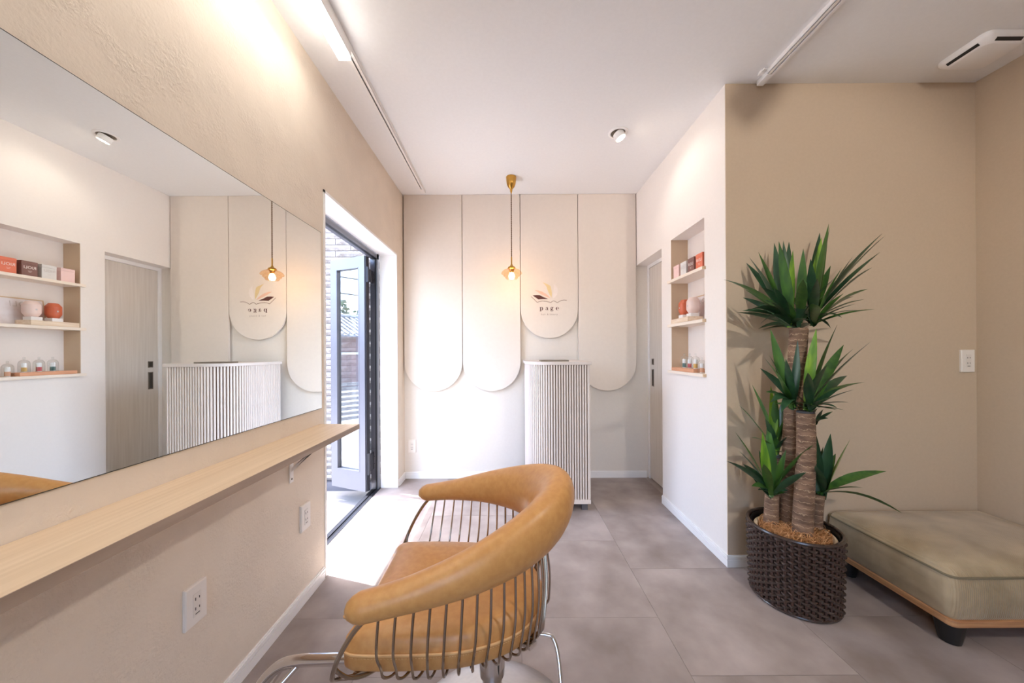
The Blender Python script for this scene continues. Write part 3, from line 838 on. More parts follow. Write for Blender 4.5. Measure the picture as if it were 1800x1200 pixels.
def spot(name, loc, d, power, size, color, blend=0.6, rad=0.03):
    l = bpy.data.lights.new(name, 'SPOT'); l.energy = power; l.spot_size = math.radians(size); l.spot_blend = blend; l.color = color; l.shadow_soft_size = rad
    o = bpy.data.objects.new(name, l); COL.objects.link(o); o.location = loc
    o.rotation_euler = Vector(d).to_track_quat('-Z', 'Y').to_euler()
    return o
spot('downlight_beam', dl_p, dl_d, 1.3, 130, (1.0, 0.9, 0.78))
# two track spotlights on the right track, behind the camera
for (yy, dd, pw_) in ((0.25, (-0.75, 0.45, -1.0), 16), (-0.5, (0.02, 0.9, -0.42), 26)):
    sp_ = thing('track_spotlight', ('nearer' if yy > 0 else 'further') + ' white track spotlight above and behind the camera', 'light', (TXR, yy, H - 0.03))
    d = Vector(dd).normalized(); c0 = Vector((TXR, yy, H - 0.10))
    MB().box((TXR - 0.015, yy - 0.04, H - 0.045), (TXR + 0.015, yy + 0.04, H - 0.027)).cyl((TXR, yy, H - 0.045), (TXR, yy, H - 0.09), 0.006, 8).build('adapter', M['white'], sp_)
    MB().tube([c0 - d * 0.05, c0 + d * 0.05], 0.035, 20, caps=True).build('lamp_head', M['white'], sp_, True)
    spot('track_spot_beam', c0 + d * 0.07, d, pw_, 80, (1.0, 0.92, 0.82))

# pendant lamp
PX, PY = 0.033, 2.70
pd = thing('pendant_lamp', 'small brass pendant lamp with tiered amber glass shade before the panels', 'lamp', (PX, PY, H))
MB().lathe([(0.040, -0.0003), (0.041, -0.008), (0.039, -0.014), (0.0385, -0.03), (0.035, -0.055), (0.026, -0.078), (0.014, -0.092), (0.010, -0.098), (0.009, -0.112), (0.006, -0.122), (0.004, -0.132)], (PX, PY, H), 28).build('ceiling_cup', M['brass'], pd, True)
cd = MB()
for ph in (0, PI):
    pts = []
    for k in range(150):
        t = k / 149; a = t * 34 * 2 * PI / 2 + ph
        pts.append((PX + 0.0024 * math.cos(a), PY + 0.0024 * math.sin(a), H - 0.128 - t * 0.505))
    cd.tube(pts, 0.0026, 5)
cd.build('twisted_cord', M['cord'], pd, True)
ZS = 1.842
MB().lathe([(0.003, 0.028), (0.0055, 0.02), (0.0055, -0.03), (0.010, -0.040), (0.012, -0.046), (0.026, -0.052), (0.031, -0.060), (0.031, -0.068), (0.022, -0.072), (0.017, -0.085), (0.016, -0.098), (0.001, -0.099)], (PX, PY, ZS), 28).build('socket_cap', M['brass'], pd, True)
MB().lathe([(0.020, -0.066), (0.042, -0.070), (0.062, -0.079), (0.076, -0.091), (0.0825, -0.103), (0.080, -0.109), (0.068, -0.112), (0.060, -0.113), (0.0645, -0.118), (0.065, -0.124), (0.060, -0.129), (0.049, -0.131), (0.046, -0.132), (0.050, -0.137), (0.049, -0.143), (0.042, -0.149), (0.034, -0.151)], (PX, PY, ZS), 40).build('glass_shade', M['amber'], pd, True)
MB().lathe([(0.012, -0.098), (0.020, -0.112), (0.024, -0.126), (0.021, -0.140), (0.010, -0.149), (0.001, -0.151)], (PX, PY, ZS), 20).build('bulb', M['bulb'], pd, True)

# ventilation louver
vt = thing('ceiling_vent', 'small white ventilation louver on the ceiling in the right corner', 'vent', (2.21, 1.57, H))
vx0, vx1, vy0, vy1 = 2.085, 2.30, 1.475, 1.665
def vring(inset, z): return [(vx0 + inset, vy0 + inset, z), (vx1 - inset, vy0 + inset, z), (vx1 - inset, vy1 - inset, z), (vx0 + inset, vy1 - inset, z)]
vb = MB()
rings = []
def rr_ring(ins, z, rad=0.03, n=5):
    out = []
    for (cx_, cy_, a0) in ((vx1 - rad, vy1 - rad, 0), (vx0 + rad, vy1 - rad, 90), (vx0 + rad, vy0 + rad, 180), (vx1 - rad, vy0 + rad, 270)):
        for k in range(n + 1):
            a = math.radians(a0 + 90 * k / n); q = rad - ins * 0.0
            x, y = cx_ + q * math.cos(a), cy_ + q * math.sin(a)
            x += (-ins if x > (vx0 + vx1) / 2 else ins); y += (-ins if y > (vy0 + vy1) / 2 else ins)
            out.append((x, y, z))
    return out
prof = [(0.0, H - 0.0003), (0.0, H - 0.012), (0.004, H - 0.02), (0.022, H - 0.038), (0.026, H - 0.040)]
vs, fs = [], []
for ins, z in prof: vs += rr_ring(ins, z)
n_ = 24
for i in range(len(prof) - 1):
    for k in range(n_): fs.append((i * n_ + k, i * n_ + (k + 1) % n_, (i + 1) * n_ + (k + 1) % n_, (i + 1) * n_ + k))
fs.append(tuple(range((len(prof) - 1) * n_, len(prof) * n_)))
vb.add(vs, fs).build('louver_cover', M['white'], vt, True)
# two dark slots on the sloping sides
for (a, b, nn) in (((vx0 + 0.0125, vy0 + 0.04), (vx0 + 0.0125, vy1 - 0.04), (-1, 0)), ((vx0 + 0.05, vy0 + 0.0125), (vx1 - 0.05, vy0 + 0.0125), (0, -1))):
    c_ = Vector(((a[0] + b[0]) / 2, (a[1] + b[1]) / 2, H - 0.0292)); e = (Vector((b[0], b[1], 0)) - Vector((a[0], a[1], 0)))
    nv = Vector((nn[0], nn[1], -1)).normalized(); e1 = e.normalized()
    MB().obox(c_, e1, nv.cross(e1), nv, e.length / 2, 0.0065, 0.0015).build('air_slot', M['black'], vt)

# ------------------------------------------------------------------ reception counter with ribbed front
ct = thing('reception_counter', 'white ribbed reception counter with a rounded corner', 'counter', (0.36, 2.7, 0))
CXA, CXB, CYA, CYB, CR = 0.150, 0.572, 2.400, 2.96, 0.20
def cpath(off, n=24):
    """plan line from the front right corner, along the front, round the corner and back"""
    pts = [(CXB, CYA - off)]
    cx_, cy_ = CXA + CR, CYA + CR
    for k in range(n + 1):
        a = -PI / 2 - (PI / 2) * k / n
        pts.append((cx_ + (CR + off) * math.cos(a), cy_ + (CR + off) * math.sin(a)))
    pts.append((CXA - off, CYB))
    return pts
def slab(off, z0, z1, xr):
    p = [(x, y, z0) for x, y in cpath(off)]
    p[0] = (xr, p[0][1], z0)
    p += [(CXA - off, CYB, z0), (xr, CYB, z0)]
    return MB().prism(p, 0, (0, 0, z1 - z0))
slab(-0.006, 0.055, 1.022, CXB).build('counter_body', M['slat_back'], ct)
slab(0.018, 1.024, 1.046, CXB + 0.012).build('counter_top', M['counter_top'], ct, bevel=0.002)
slab(0.010, 0.050, 0.078, CXB + 0.004).build('base_board', M['slat'], ct)
MB().box((CXB - 0.002, CYA + 0.005, 0.055), (CXB + 0.006, CYB, 1.022)).build('side_panel', M['slat'], ct)
for (x, y) in ((CXB - 0.035, CYA + 0.03), (CXA + 0.1, CYA + 0.1), (CXB - 0.035, CYB - 0.05), (CXA + 0.03, CYB - 0.05)):
    MB().box((x - 0.02, y - 0.02, 0), (x + 0.02, y + 0.02, 0.052)).build('foot', M['alu_light'], ct)
# slats walk along the path at even pitch
pth = [Vector((x, y, 0)) for x, y in cpath(0.0, 48)]
seg = [(pth[i + 1] - pth[i]).length for i in range(len(pth) - 1)]; tot = sum(seg)
nS = int(tot / 0.0182)
slat0 = None
for k in range(nS):
    d = (k + 0.5) * tot / nS; i = 0
    while d > seg[i]: d -= seg[i]; i += 1
    p = pth[i].lerp(pth[i + 1], d / seg[i]); t = (pth[i + 1] - pth[i]).normalized(); ang = math.atan2(t.y, t.x)
    if slat0 is None:
        prof_ = [(-0.0058, -0.007), (0.0058, -0.007), (0.0058, 0.003), (0.0038, 0.0068), (-0.0038, 0.0068), (-0.0058, 0.003)]
        slat0 = MB().prism([(x, y, 0.078) for x, y in prof_], 0, (0, 0, 0.946)).build('slat', M['slat'], ct, loc=(0, 0, 0))
        o = slat0
    else:
        o = slat0.copy(); COL.objects.link(o)
    o.parent = ct
    o.location = p - WL[ct.name]; o.rotation_euler = (0, 0, ang); WL[o.name] = p.copy()
tag(MB().box((0.24, 2.46, 1.0462), (0.44, 2.62, 1.056), 0.003).build('flat_tray', M['handle']), 'thin flat grey tray lying on the counter top', 'tray')
cb = [(CXB + 0.009, 2.52, 0.25), (CXB + 0.03, 2.53, 0.24), (CXB + 0.036, 2.54, 0.19), (CXB + 0.026, 2.55, 0.13), (CXB + 0.02, 2.56, 0.05), (CXB + 0.03, 2.62, 0.006), (CXB + 0.05, 2.75, 0.005)]
tag(MB().tube(catmull(cb, 5), 0.0045, 6).build('power_cable', M['white']), 'thin white cable looping at the right side of the counter', 'cable')

# ------------------------------------------------------------------ niche goods
def gift_box(ya, yb, h, m_front, label, word, lm):
    z = 1.602; x0 = XR + 0.004
    d = min(0.075, (yb - ya) * 1.05)
    t = thing('gift_box', label, 'box', (x0 + d / 2, (ya + yb) / 2, z + 0.0005), 'small cosmetic boxes on the upper niche shelf')
    MB().box((x0, ya, z + 0.0005), (x0 + d, yb, z + h - 0.02)).build('box_body', m_front, t, bevel=0.001)
    MB().box((x0 - 0.0005, ya - 0.0005, z + h - 0.0195), (x0 + d + 0.0005, yb + 0.0005, z + h)).build('box_lid', m_front, t, bevel=0.001)
    if word:
        c = Vector((x0 - 0.0006, (ya + yb) / 2, z + h * 0.50))
        text_mb(word, 0.024, c, (0, -1, 0), (0, 0, 1), (-1, 0, 0), 0.0006, space=1.0).build('lettering', lm, t)
        for k, (wd_, dz) in enumerate(((0.018, 0.013), (0.012, 0.019))):
            MB().box((x0 - 0.0010, c.y - wd_ / 2, c.z - dz - 0.0012), (x0 - 0.0004, c.y + wd_ / 2, c.z - dz)).build('print_line', lm, t)
gift_box(1.993, 2.063, 0.094, M['coral'], 'coral gift box at the near end of the upper niche shelf', 'RIOLI', M['letter_white'])
gift_box(2.084, 2.156, 0.093, M['maroon'], 'dark maroon gift box with white lettering on the niche shelf', 'RIOLI', M['letter_white'])
gift_box(2.175, 2.246, 0.092, M['grey_card'], 'pale grey gift box between the maroon and pink boxes', 'RIOLI', M['letter_dim'])
gift_box(2.268, 2.341, 0.092, M['pink'], 'pale pink gift box at the far end of the upper shelf', None, None)

# middle shelf: wooden display block, two stands, two jars, a poster board and a leaning card
Z2 = 1.3005
tag(MB().obox((XR + 0.028, 2.225, Z2 + 0.0156), (math.cos(0.06), -math.sin(0.06), 0), (math.sin(0.06), math.cos(0.06), 0), (0, 0, 1), 0.046, 0.125, 0.0150).build('display_plank', M['pale_wood'], bevel=0.001), 'pale wooden plank under the two jars, jutting from the niche', 'plank')
for k in range(7):
    pass
def stand(x, y, lab):
    tag(MB().box((x - 0.026, y - 0.027, Z2 + 0.0310), (x + 0.026, y + 0.027, Z2 + 0.054), 0.001).build('jar_stand', M['milk']), lab, 'stand', 'white jar stands')
stand(XR + 0.032, 2.152, 'white block stand under the blush jar'); stand(XR + 0.032, 2.252, 'white block stand under the terracotta jar')
def jar(x, y, z, r, h, m_, lab):
    t = thing('jar', lab, 'jar', (x, y, z), 'faceted jars on the niche shelf')
    MB().lathe([(0.001, 0), (r * 0.60, 0), (r * 0.66, h * 0.01), (r * 0.96, h * 0.21), (r, h * 0.27), (r, h * 0.70), (r * 0.995, h * 0.745)], (x, y, z), 24).build('jar_body', m_, t, True)
    MB().lathe([(r * 1.0, h * 0.75), (r * 0.97, h * 0.79), (r * 0.64, h * 0.975), (r * 0.58, h), (0.001, h)], (x, y, z), 24).build('jar_lid', m_, t, True)
    MB().box((x - r * 1.005, y - r * 0.25, z + h * 0.40), (x - r * 0.99, y - r * 0.02, z + h * 0.50)).build('small_print', M['letter_dim'], t)
jar(XR + 0.032, 2.147, Z2 + 0.0545, 0.0385, 0.098, M['blush'], 'blush pink faceted jar on a white stand')
jar(XR + 0.032, 2.250, Z2 + 0.0545, 0.0365, 0.098, M['terracotta'], 'terracotta faceted jar on a white stand')
pb = thing('poster_board', 'framed pale print leaning behind the two jars', 'picture', (XR + 0.1, 2.10, Z2))
pp = [(XR + 0.083, 1.985, Z2), (XR + 0.083, 2.25, Z2), (XR + 0.106, 2.25, Z2 + 0.168), (XR + 0.106, 1.985, Z2 + 0.168)]
MB().prism(pp, 0, (0.005, 0, 0)).build('board', M['poster'], pb)
MB().prism([(XR + 0.104, 1.983, Z2 + 0.166), (XR + 0.104, 2.252, Z2 + 0.166), (XR + 0.105, 2.252, Z2 + 0.173), (XR + 0.105, 1.983, Z2 + 0.173)], 0, (0.007, 0, 0)).prism([(XR + 0.082, 2.25, Z2), (XR + 0.082, 2.256, Z2), (XR + 0.105, 2.256, Z2 + 0.173), (XR + 0.105, 2.25, Z2 + 0.173)], 0, (0.006, 0, 0)).build('frame', M['shelf_end'], pb)
tv = Vector((0.023, 0, 0.168)).normalized()
text_mb('RIOLI', 0.05, Vector((XR + 0.083, 2.16, Z2)) + tv * 0.118, (0, -1, 0), tv, (-1, 0, 0), 0.0006, space=1.1).build('lettering', M['letter_dim'], pb)
tag(MB().prism([(XR + 0.004, 1.975, Z2), (XR + 0.075, 1.975, Z2), (XR + 0.075, 1.988, Z2 + 0.105), (XR + 0.02, 1.988, Z2 + 0.105)], 0, (0, 0.003, 0)).build('leaning_card', M['white']), 'white card leaning at the near end of the middle shelf', 'card')

# lowest shelf: cedar plank with four bell jars, each with a small bottle inside
Z3 = NZ0 + 0.0005
tag(MB().box((XR - 0.016, 2.06, Z3), (XR + 0.062, 2.335, Z3 + 0.022), 0.001).build('display_plank', M['mid_wood']), 'cedar plank under the glass bell jars on the lowest shelf', 'plank')
for y_, mm, cn in ((2.035, 'tan_label', 'tan'), (2.105, 'yellow_label', 'ochre'), (2.172, 'rose_label', 'rose'), (2.238, 'teal_label', 'teal')):
    x_ = XR + 0.022; zb = Z3 + 0.0224
    if y_ < 2.06: zb = Z3 + 0.0004
    b = thing('sample_bottle', 'little white bottle with %s label inside a bell jar' % cn, 'bottle', (x_, y_, zb), 'sample bottles under glass')
    MB().lathe([(0.001, 0), (0.0105, 0), (0.0112, 0.002), (0.0112, 0.052), (0.0098, 0.056), (0.001, 0.0575)], (x_, y_, zb), 20).build('bottle_body', M['milk'], b, True)
    MB().lathe([(0.0115, 0.004), (0.0115, 0.030)], (x_, y_, zb), 20).build('label_band', M[mm], b, True)
    c = thing('bell_jar', 'clear glass bell jar over the bottle with %s label' % cn, 'bell jar', (x_, y_, zb), 'glass bell jars on the lowest shelf')
    MB().lathe([(0.0238, 0.0), (0.0238, 0.052), (0.0225, 0.061), (0.0185, 0.069), (0.012, 0.0745), (0.0045, 0.077)], (x_, y_, zb), 28).build('dome', M['glass'], c, True)
    MB().lathe([(0.004, 0.077), (0.005, 0.081), (0.0055, 0.090), (0.004, 0.094), (0.0005, 0.095)], (x_, y_, zb), 14).build('knob', M['glass'], c, True)

# ------------------------------------------------------------------ styling chair
CYc = 0.974
ch = thing('styling_chair', 'tan leather salon chair with a chrome wire basket frame', 'chair', (-0.05, CYc, 0))
arm_half = [(-0.300, -0.283, 0.602), (-0.19, -0.264, 0.620), (-0.075, -0.228, 0.642), (0.028, -0.165, 0.664), (0.098, -0.085, 0.682), (0.122, 0.0, 0.690)]
arm = [Vector((x, CYc + y, z)) for x, y, z in arm_half]
arm_all = arm + [Vector((p.x, 2 * CYc - p.y, p.z)) for p in reversed(arm[:-1])]
path = catmull(arm_all, 10); NP = len(path)
def arm_size(u):
    """u: 0 at a tip, 1 at the middle of the back -> half height, half thickness, tilt"""
    s = u * u * (3 - 2 * u)
    return 0.029 + 0.064 * s, 0.030 + 0.025 * s, math.radians(4 + 20 * s)
def arm_frame(i):
    p = path[i]; t = (path[min(i + 1, NP - 1)] - path[max(i - 1, 0)]).normalized()
    n = Vector((t.y, -t.x, 0)).normalized()
    if n.dot(p - Vector((-0.15, CYc, p.z))) < 0: n = -n
    up = Vector((0, 0, 1)); up = (up - t * up.dot(t)).normalized()
    return p, t, n, up
roll = MB(); nseg = 24
vs, fs = [], []
stations = []
for i in range(NP):
    stations.append((i, 1.0, 0.0))
caps = [(0.18, 0.0315), (0.55, 0.026), (0.82, 0.015)]
def section(i, sc_, sh):
    p, t, n, up = arm_frame(i)
    u = 1 - abs(2 * i / (NP - 1) - 1)
    a, b, phi = arm_size(u)
    U = up * math.cos(phi) + n * math.sin(phi); N = n * math.cos(phi) - up * math.sin(phi)
    c = p + t * sh
    return [c + (N * b * math.cos(q) + U * a * math.sin(q)) * sc_ for q in (2 * PI * k / nseg for k in range(nseg))]
secs = [section(0, s_, -d) for s_, d in caps] + [section(i, 1, 0) for i in range(NP)] + [section(NP - 1, s_, d) for s_, d in reversed(caps)]
for s_ in secs: vs += s_
for i in range(len(secs) - 1):
    for k in range(nseg): fs.append((i * nseg + k, i * nseg + (k + 1) % nseg, (i + 1) * nseg + (k + 1) % nseg, (i + 1) * nseg + k))
fs.append(tuple(range(nseg))); fs.append(tuple((len(secs) - 1) * nseg + k for k in range(nseg)))
roll.add(vs, fs)
ro = roll.build('armrest_roll', M['leather'], ch, True)
for sgn in (0, 1):
    i = 0 if sgn == 0 else NP - 1
    p, t, n, up = arm_frame(i); q = p - t * 0.0275 if sgn == 0 else p + t * 0.0275
    MB().lathe([(0.001, 0.0), (0.006, 0.001), (0.007, 0.004), (0.001, 0.006)], (q.x, q.y, q.z - 0.012), 10).build('end_button', M['leather'], ro, True)

# seat outline (closed, rounded front corners)
half = [(-0.378, -0.150), (-0.384, -0.178), (-0.370, -0.198), (-0.33, -0.205), (-0.2, -0.204), (-0.09, -0.193), (0.015, -0.150), (0.075, -0.080), (0.094, 0.0)]
outl = [Vector((x, CYc + y, 0)) for x, y in half]
outl = outl + [Vector((p.x, 2 * CYc - p.y, 0)) for p in reversed(outl[:-1])]
so = catmull(outl, 6)
fr = [so[-1].lerp(so[0], k / 8) for k in range(1, 8)]
so = so + fr
ctr = Vector((-0.13, CYc, 0))
def offset_loop(loop, d, z):
    out = []; n = len(loop)
    for i in range(n):
        t = (loop[(i + 1) % n] - loop[i - 1]).normalized(); nn = Vector((t.y, -t.x, 0))
        if nn.dot(loop[i] - ctr) < 0: nn = -nn
        p = loop[i] + nn * d if d > -0.012 else ctr + (loop[i] - ctr) * (1 + d / 0.21)
        out.append(Vector((p.x, p.y, z)))
    return out
layers = [(-0.03, 0.392), (-0.006, 0.394), (0, 0.402), (0.001, 0.434), (-0.001, 0.440), (-0.004, 0.458), (-0.014, 0.472), (-0.035, 0.481), (-0.075, 0.486)]
vs, fs = [], []; n = len(so)
for d, z in layers: vs += offset_loop(so, d, z)
for i in range(len(layers) - 1):
    for k in range(n): fs.append((i * n + k, i * n + (k + 1) % n, (i + 1) * n + (k + 1) % n, (i + 1) * n + k))
kc = len(vs); vs.append(Vector((-0.13, CYc, 0.488)))
for k in range(n): fs.append(((len(layers) - 1) * n + k, (len(layers) - 1) * n + (k + 1) % n, kc))
fs.append(tuple(range(n)))
st_ = MB().add(vs, fs).build('seat_cushion', M['leather'], ch, True)
MB().tube(offset_loop(so, 0.0018, 0.4365), 0.0030, 6, closed=True).build('piping', M['piping'], st_, True)
stitch = MB()
lo_ = offset_loop(so, 0.0012, 0.4285)
for k in range(len(lo_)):
    a, b = lo_[k], lo_[(k + 1) % len(lo_)]
    nn = max(1, int((b - a).length / 0.006))
    for q in range(nn):
        stitch.tube([a.lerp(b, (q + 0.15) / nn), a.lerp(b, (q + 0.75) / nn)], 0.0006, 4)
stitch.build('stitching', M['piping'], st_)

# wires from the roll down and under the seat
low_half = [(-0.368, -0.205), (-0.27, -0.222), (-0.13, -0.218), (0.012, -0.172), (0.088, -0.088), (0.108, 0.0)]
low = [Vector((x, CYc + y, 0.398)) for x, y in low_half]
low_all = low + [Vector((p.x, 2 * CYc - p.y, p.z)) for p in reversed(low[:-1])]
lowp = catmull(low_all, 10)
def along(pts, u):
    s = u * (len(pts) - 1); i = min(int(s), len(pts) - 2)
    return pts[i].lerp(pts[i + 1], s - i)
NW = 35
for k in range(NW):
    u = 0.035 + (0.93) * k / (NW - 1)
    i = round(u * (NP - 1)); p, t, nn, up = arm_frame(i); uu = 1 - abs(2 * u - 1)
    a, b, phi = arm_size(uu)
    U = up * math.cos(phi) + nn * math.sin(phi)
    top = along(path, u) - U * a * 0.93 + nn * b * 0.18
    xl_ = -0.288 + (top.x + 0.274) / 0.396 * 0.396
    hp_ = lowp[:len(lowp) // 2 + 1] if u <= 0.5 else list(reversed(lowp[len(lowp) // 2:]))
    xl_ = min(xl_, hp_[-1].x - 0.0001) if abs(u - 0.5) > 0.01 else hp_[-1].x
    lo = hp_[-1]
    for q_ in range(len(hp_) - 1):
        if hp_[q_].x <= xl_ <= hp_[q_ + 1].x:
            lo = hp_[q_].lerp(hp_[q_ + 1], (xl_ - hp_[q_].x) / max(1e-6, hp_[q_ + 1].x - hp_[q_].x)); break
    inn = (Vector((-0.13, CYc, 0)) - Vector((lo.x, lo.y, 0))).normalized()
    outw = -inn
    pts = catmull([top + Vector((0, 0, 0.012)), top.lerp(lo, 0.5) + outw * 0.012 + Vector((0, 0, 0.0)), lo + Vector((0, 0, 0.028)) + outw * 0.006, lo + Vector((0, 0, 0.004)), lo + inn * 0.022 + Vector((0, 0, -0.010)), lo + inn * 0.06 + Vector((0, 0, -0.009))], 5)
    MB().tube(pts, 0.0031, 6).build('wire', M['wire'], ch, True)
lring = [Vector((p.x, p.y, 0.384)) for p in lowp]
inner = [p + (Vector((-0.13, CYc, p.z)) - p).normalized() * 0.055 for p in lring]
MB().tube(inner + [inner[-1].lerp(inner[0], q / 6) for q in range(1, 6)], 0.005, 8, closed=True).build('lower_ring', M['wire'], ch, True)
for sg in (-1, 1):
    rod = catmull([(-0.292, CYc + sg * 0.285, 0.578), (-0.318, CYc + sg * 0.284, 0.548), (-0.352, CYc + sg * 0.274, 0.49), (-0.377, CYc + sg * 0.249, 0.428), (-0.386, CYc + sg * 0.220, 0.398), (-0.380, CYc + sg * 0.208, 0.388), (-0.352, CYc + sg * 0.198, 0.384), (-0.30, CYc + sg * 0.165, 0.386)], 6)
    MB().tube(rod, 0.0052, 8).build('front_rod', M['wire'], ch, True)
    brc = catmull([(-0.365, CYc + sg * 0.262, 0.462), (-0.366, CYc + sg * 0.245, 0.435), (-0.352, CYc + sg * 0.222, 0.402), (-0.325, CYc + sg * 0.20, 0.388), (-0.28, CYc + sg * 0.16, 0.386)], 5)
    MB().tube(brc, 0.0042, 8).build('front_brace', M['wire'], ch, True)
MB().tube([(-0.352, CYc - 0.196, 0.384), (-0.352, CYc + 0.196, 0.384)], 0.0065, 8).build('front_crossbar', M['chrome'], ch, True)
BX = -0.05
for (x, y) in ((-0.27, -0.14), (-0.27, 0.14), (0.06, -0.12), (0.06, 0.12)):
    a = Vector((BX, CYc, 0.345)); b = Vector((x, CYc + y, 0.382)); e = (b - a).normalized(); w = e.cross(Vector((0, 0, 1))).normalized()
    MB().obox((a + b) / 2, e, w, e.cross(w), (b - a).length / 2, 0.013, 0.005).build('support_arm', M['chrome'], ch)
MB().lathe([(0.028, 0.055), (0.028, 0.20), (0.036, 0.205), (0.036, 0.29), (0.045, 0.30), (0.045, 0.345), (0.001, 0.350)], (BX, CYc, 0), 28).build('column', M['chrome'], ch, True)
MB().lathe([(0.262, 0.0), (0.262, 0.006), (0.255, 0.012), (0.20, 0.024), (0.10, 0.042), (0.05, 0.052), (0.03, 0.058), (0.001, 0.058)], (BX, CYc, 0), 56).build('base_plate', M['brushed'], ch, True)
fr_ = MB()
pipe = [(BX - 0.03, CYc, 0.262), (-0.30, CYc, 0.250), (-0.52, CYc, 0.243), (-0.60, CYc, 0.240), (-0.655, CYc, 0.226), (-0.70, CYc, 0.185), (-0.735, CYc, 0.13), (-0.75, CYc, 0.095)]
fr_.tube(catmull(pipe, 6), 0.0155, 14)
ft = fr_.build('footrest', M['chrome'], ch, True)
MB().tube([(-0.752, CYc - 0.16, 0.09), (-0.752, CYc + 0.16, 0.09)], 0.0155, 14).build('foot_bar', M['chrome'], ft, True)
for sg in (-1, 1):
    MB().tube([(-0.595, CYc, 0.238), (-0.752, CYc + sg * 0.13, 0.092)], 0.008, 10).build('stay', M['chrome'], ft, True)
lv = catmull([(BX, CYc + 0.01, 0.30), (0.06, CYc + 0.02, 0.296), (0.112, CYc + 0.02, 0.293), (0.128, CYc + 0.012, 0.285), (0.138, CYc - 0.01, 0.25), (0.142, CYc - 0.06, 0.16), (0.150, CYc - 0.10, 0.07)], 6)
pl = MB().tube(lv, 0.0062, 10).build('pump_lever', M['chrome'], ch, True)
MB().box((0.130, CYc - 0.15, 0.055), (0.172, CYc - 0.09, 0.070), 0.004).build('pedal', M['black'], pl)

# ------------------------------------------------------------------ bench
bn = thing('bench', 'low olive corduroy bench in the right corner', 'bench', (2.03, 1.5, 0))
BX0, BX1, BY0, BY1 = 1.640, 2.415, 1.262, 1.762
cz0, cz1 = 0.112, 0.272
nx, ny = 24, 18
cu = MB()
def rrect(ins, z, rad=0.03, n=5):
    out = []
    for (cx_, cy_, a0) in ((BX1 - rad, BY1 - rad, 0), (BX0 + rad, BY1 - rad, 90), (BX0 + rad, BY0 + rad, 180), (BX1 - rad, BY0 + rad, 270)):
        for k in range(n + 1):
            a = math.radians(a0 + 90 * k / n)
            out.append(Vector((cx_ + (rad - ins) * math.cos(a), cy_ + (rad - ins) * math.sin(a), z)))
    return out
vs, fs = [], []; ls = [(0.008, cz0), (0.002, cz0 + 0.012), (-0.004, cz0 + 0.06), (-0.005, cz0 + 0.11), (-0.001, cz1 - 0.012), (0.003, cz1), (0.010, cz1 + 0.012), (0.022, cz1 + 0.024)]
for ins, z in ls: vs += rrect(ins, z)
n = 24
for i in range(len(ls) - 1):
    for k in range(n): fs.append((i * n + k, i * n + (k + 1) % n, (i + 1) * n + (k + 1) % n, (i + 1) * n + k))
cc = Vector(((BX0 + BX1) / 2, (BY0 + BY1) / 2, 0))
last = vs[-n:]
for q, dz in ((0.75, 0.016), (0.45, 0.026)):
    b0 = len(vs); vs += [cc + (Vector((p.x, p.y, 0)) - cc) * q + Vector((0, 0, p.z + dz)) for p in last]
    for k in range(n): fs.append((b0 - n + k, b0 - n + (k + 1) % n, b0 + (k + 1) % n, b0 + k))
kc = len(vs); vs.append(cc + Vector((0, 0, cz1 + 0.054)))
for k in range(n): fs.append((kc - n + k, kc - n + (k + 1) % n, kc))
fs.append(tuple(range(n)))
cu.add(vs, fs)
cush = cu.build('cushion', M['cord_fabric'], bn, True)
MB().tube(rrect(0.0, cz1), 0.0045, 6, closed=True).build('piping', M['cord_piping'], cush, True)
MB().prism([(p.x, p.y, 0.088) for p in rrect(-0.002, 0, 0.02)], 0, (0, 0, 0.024)).build('plinth_board', M['bench_wood'], bn, bevel=0.002)
for (x, y) in ((BX0 + 0.052, BY0 + 0.05), (BX1 - 0.06, BY0 + 0.05), (BX0 + 0.052, BY1 - 0.06), (BX1 - 0.06, BY1 - 0.06)):
    lg = MB()
    def sq(c, r, z): return [(c[0] + r * math.cos(a) * 1.0, c[1] + r * math.sin(a), z) for a in (2 * PI * k / 14 for k in range(14))]
    t_, b_ = sq((x, y), 0.045, 0.089), sq((x - 0.0, y - 0.0), 0.030, 0.002)
    lg.add(t_ + b_, [tuple(range(14)), tuple(range(27, 13, -1))] + [(k, (k + 1) % 14, 14 + (k + 1) % 14, 14 + k) for k in range(14)])
    lo_ = lg.build('leg', M['black'], bn, True)
    MB().cyl((x, y, 0), (x, y, 0.003), 0.027, 14).build('glide', M['handle'], lo_)

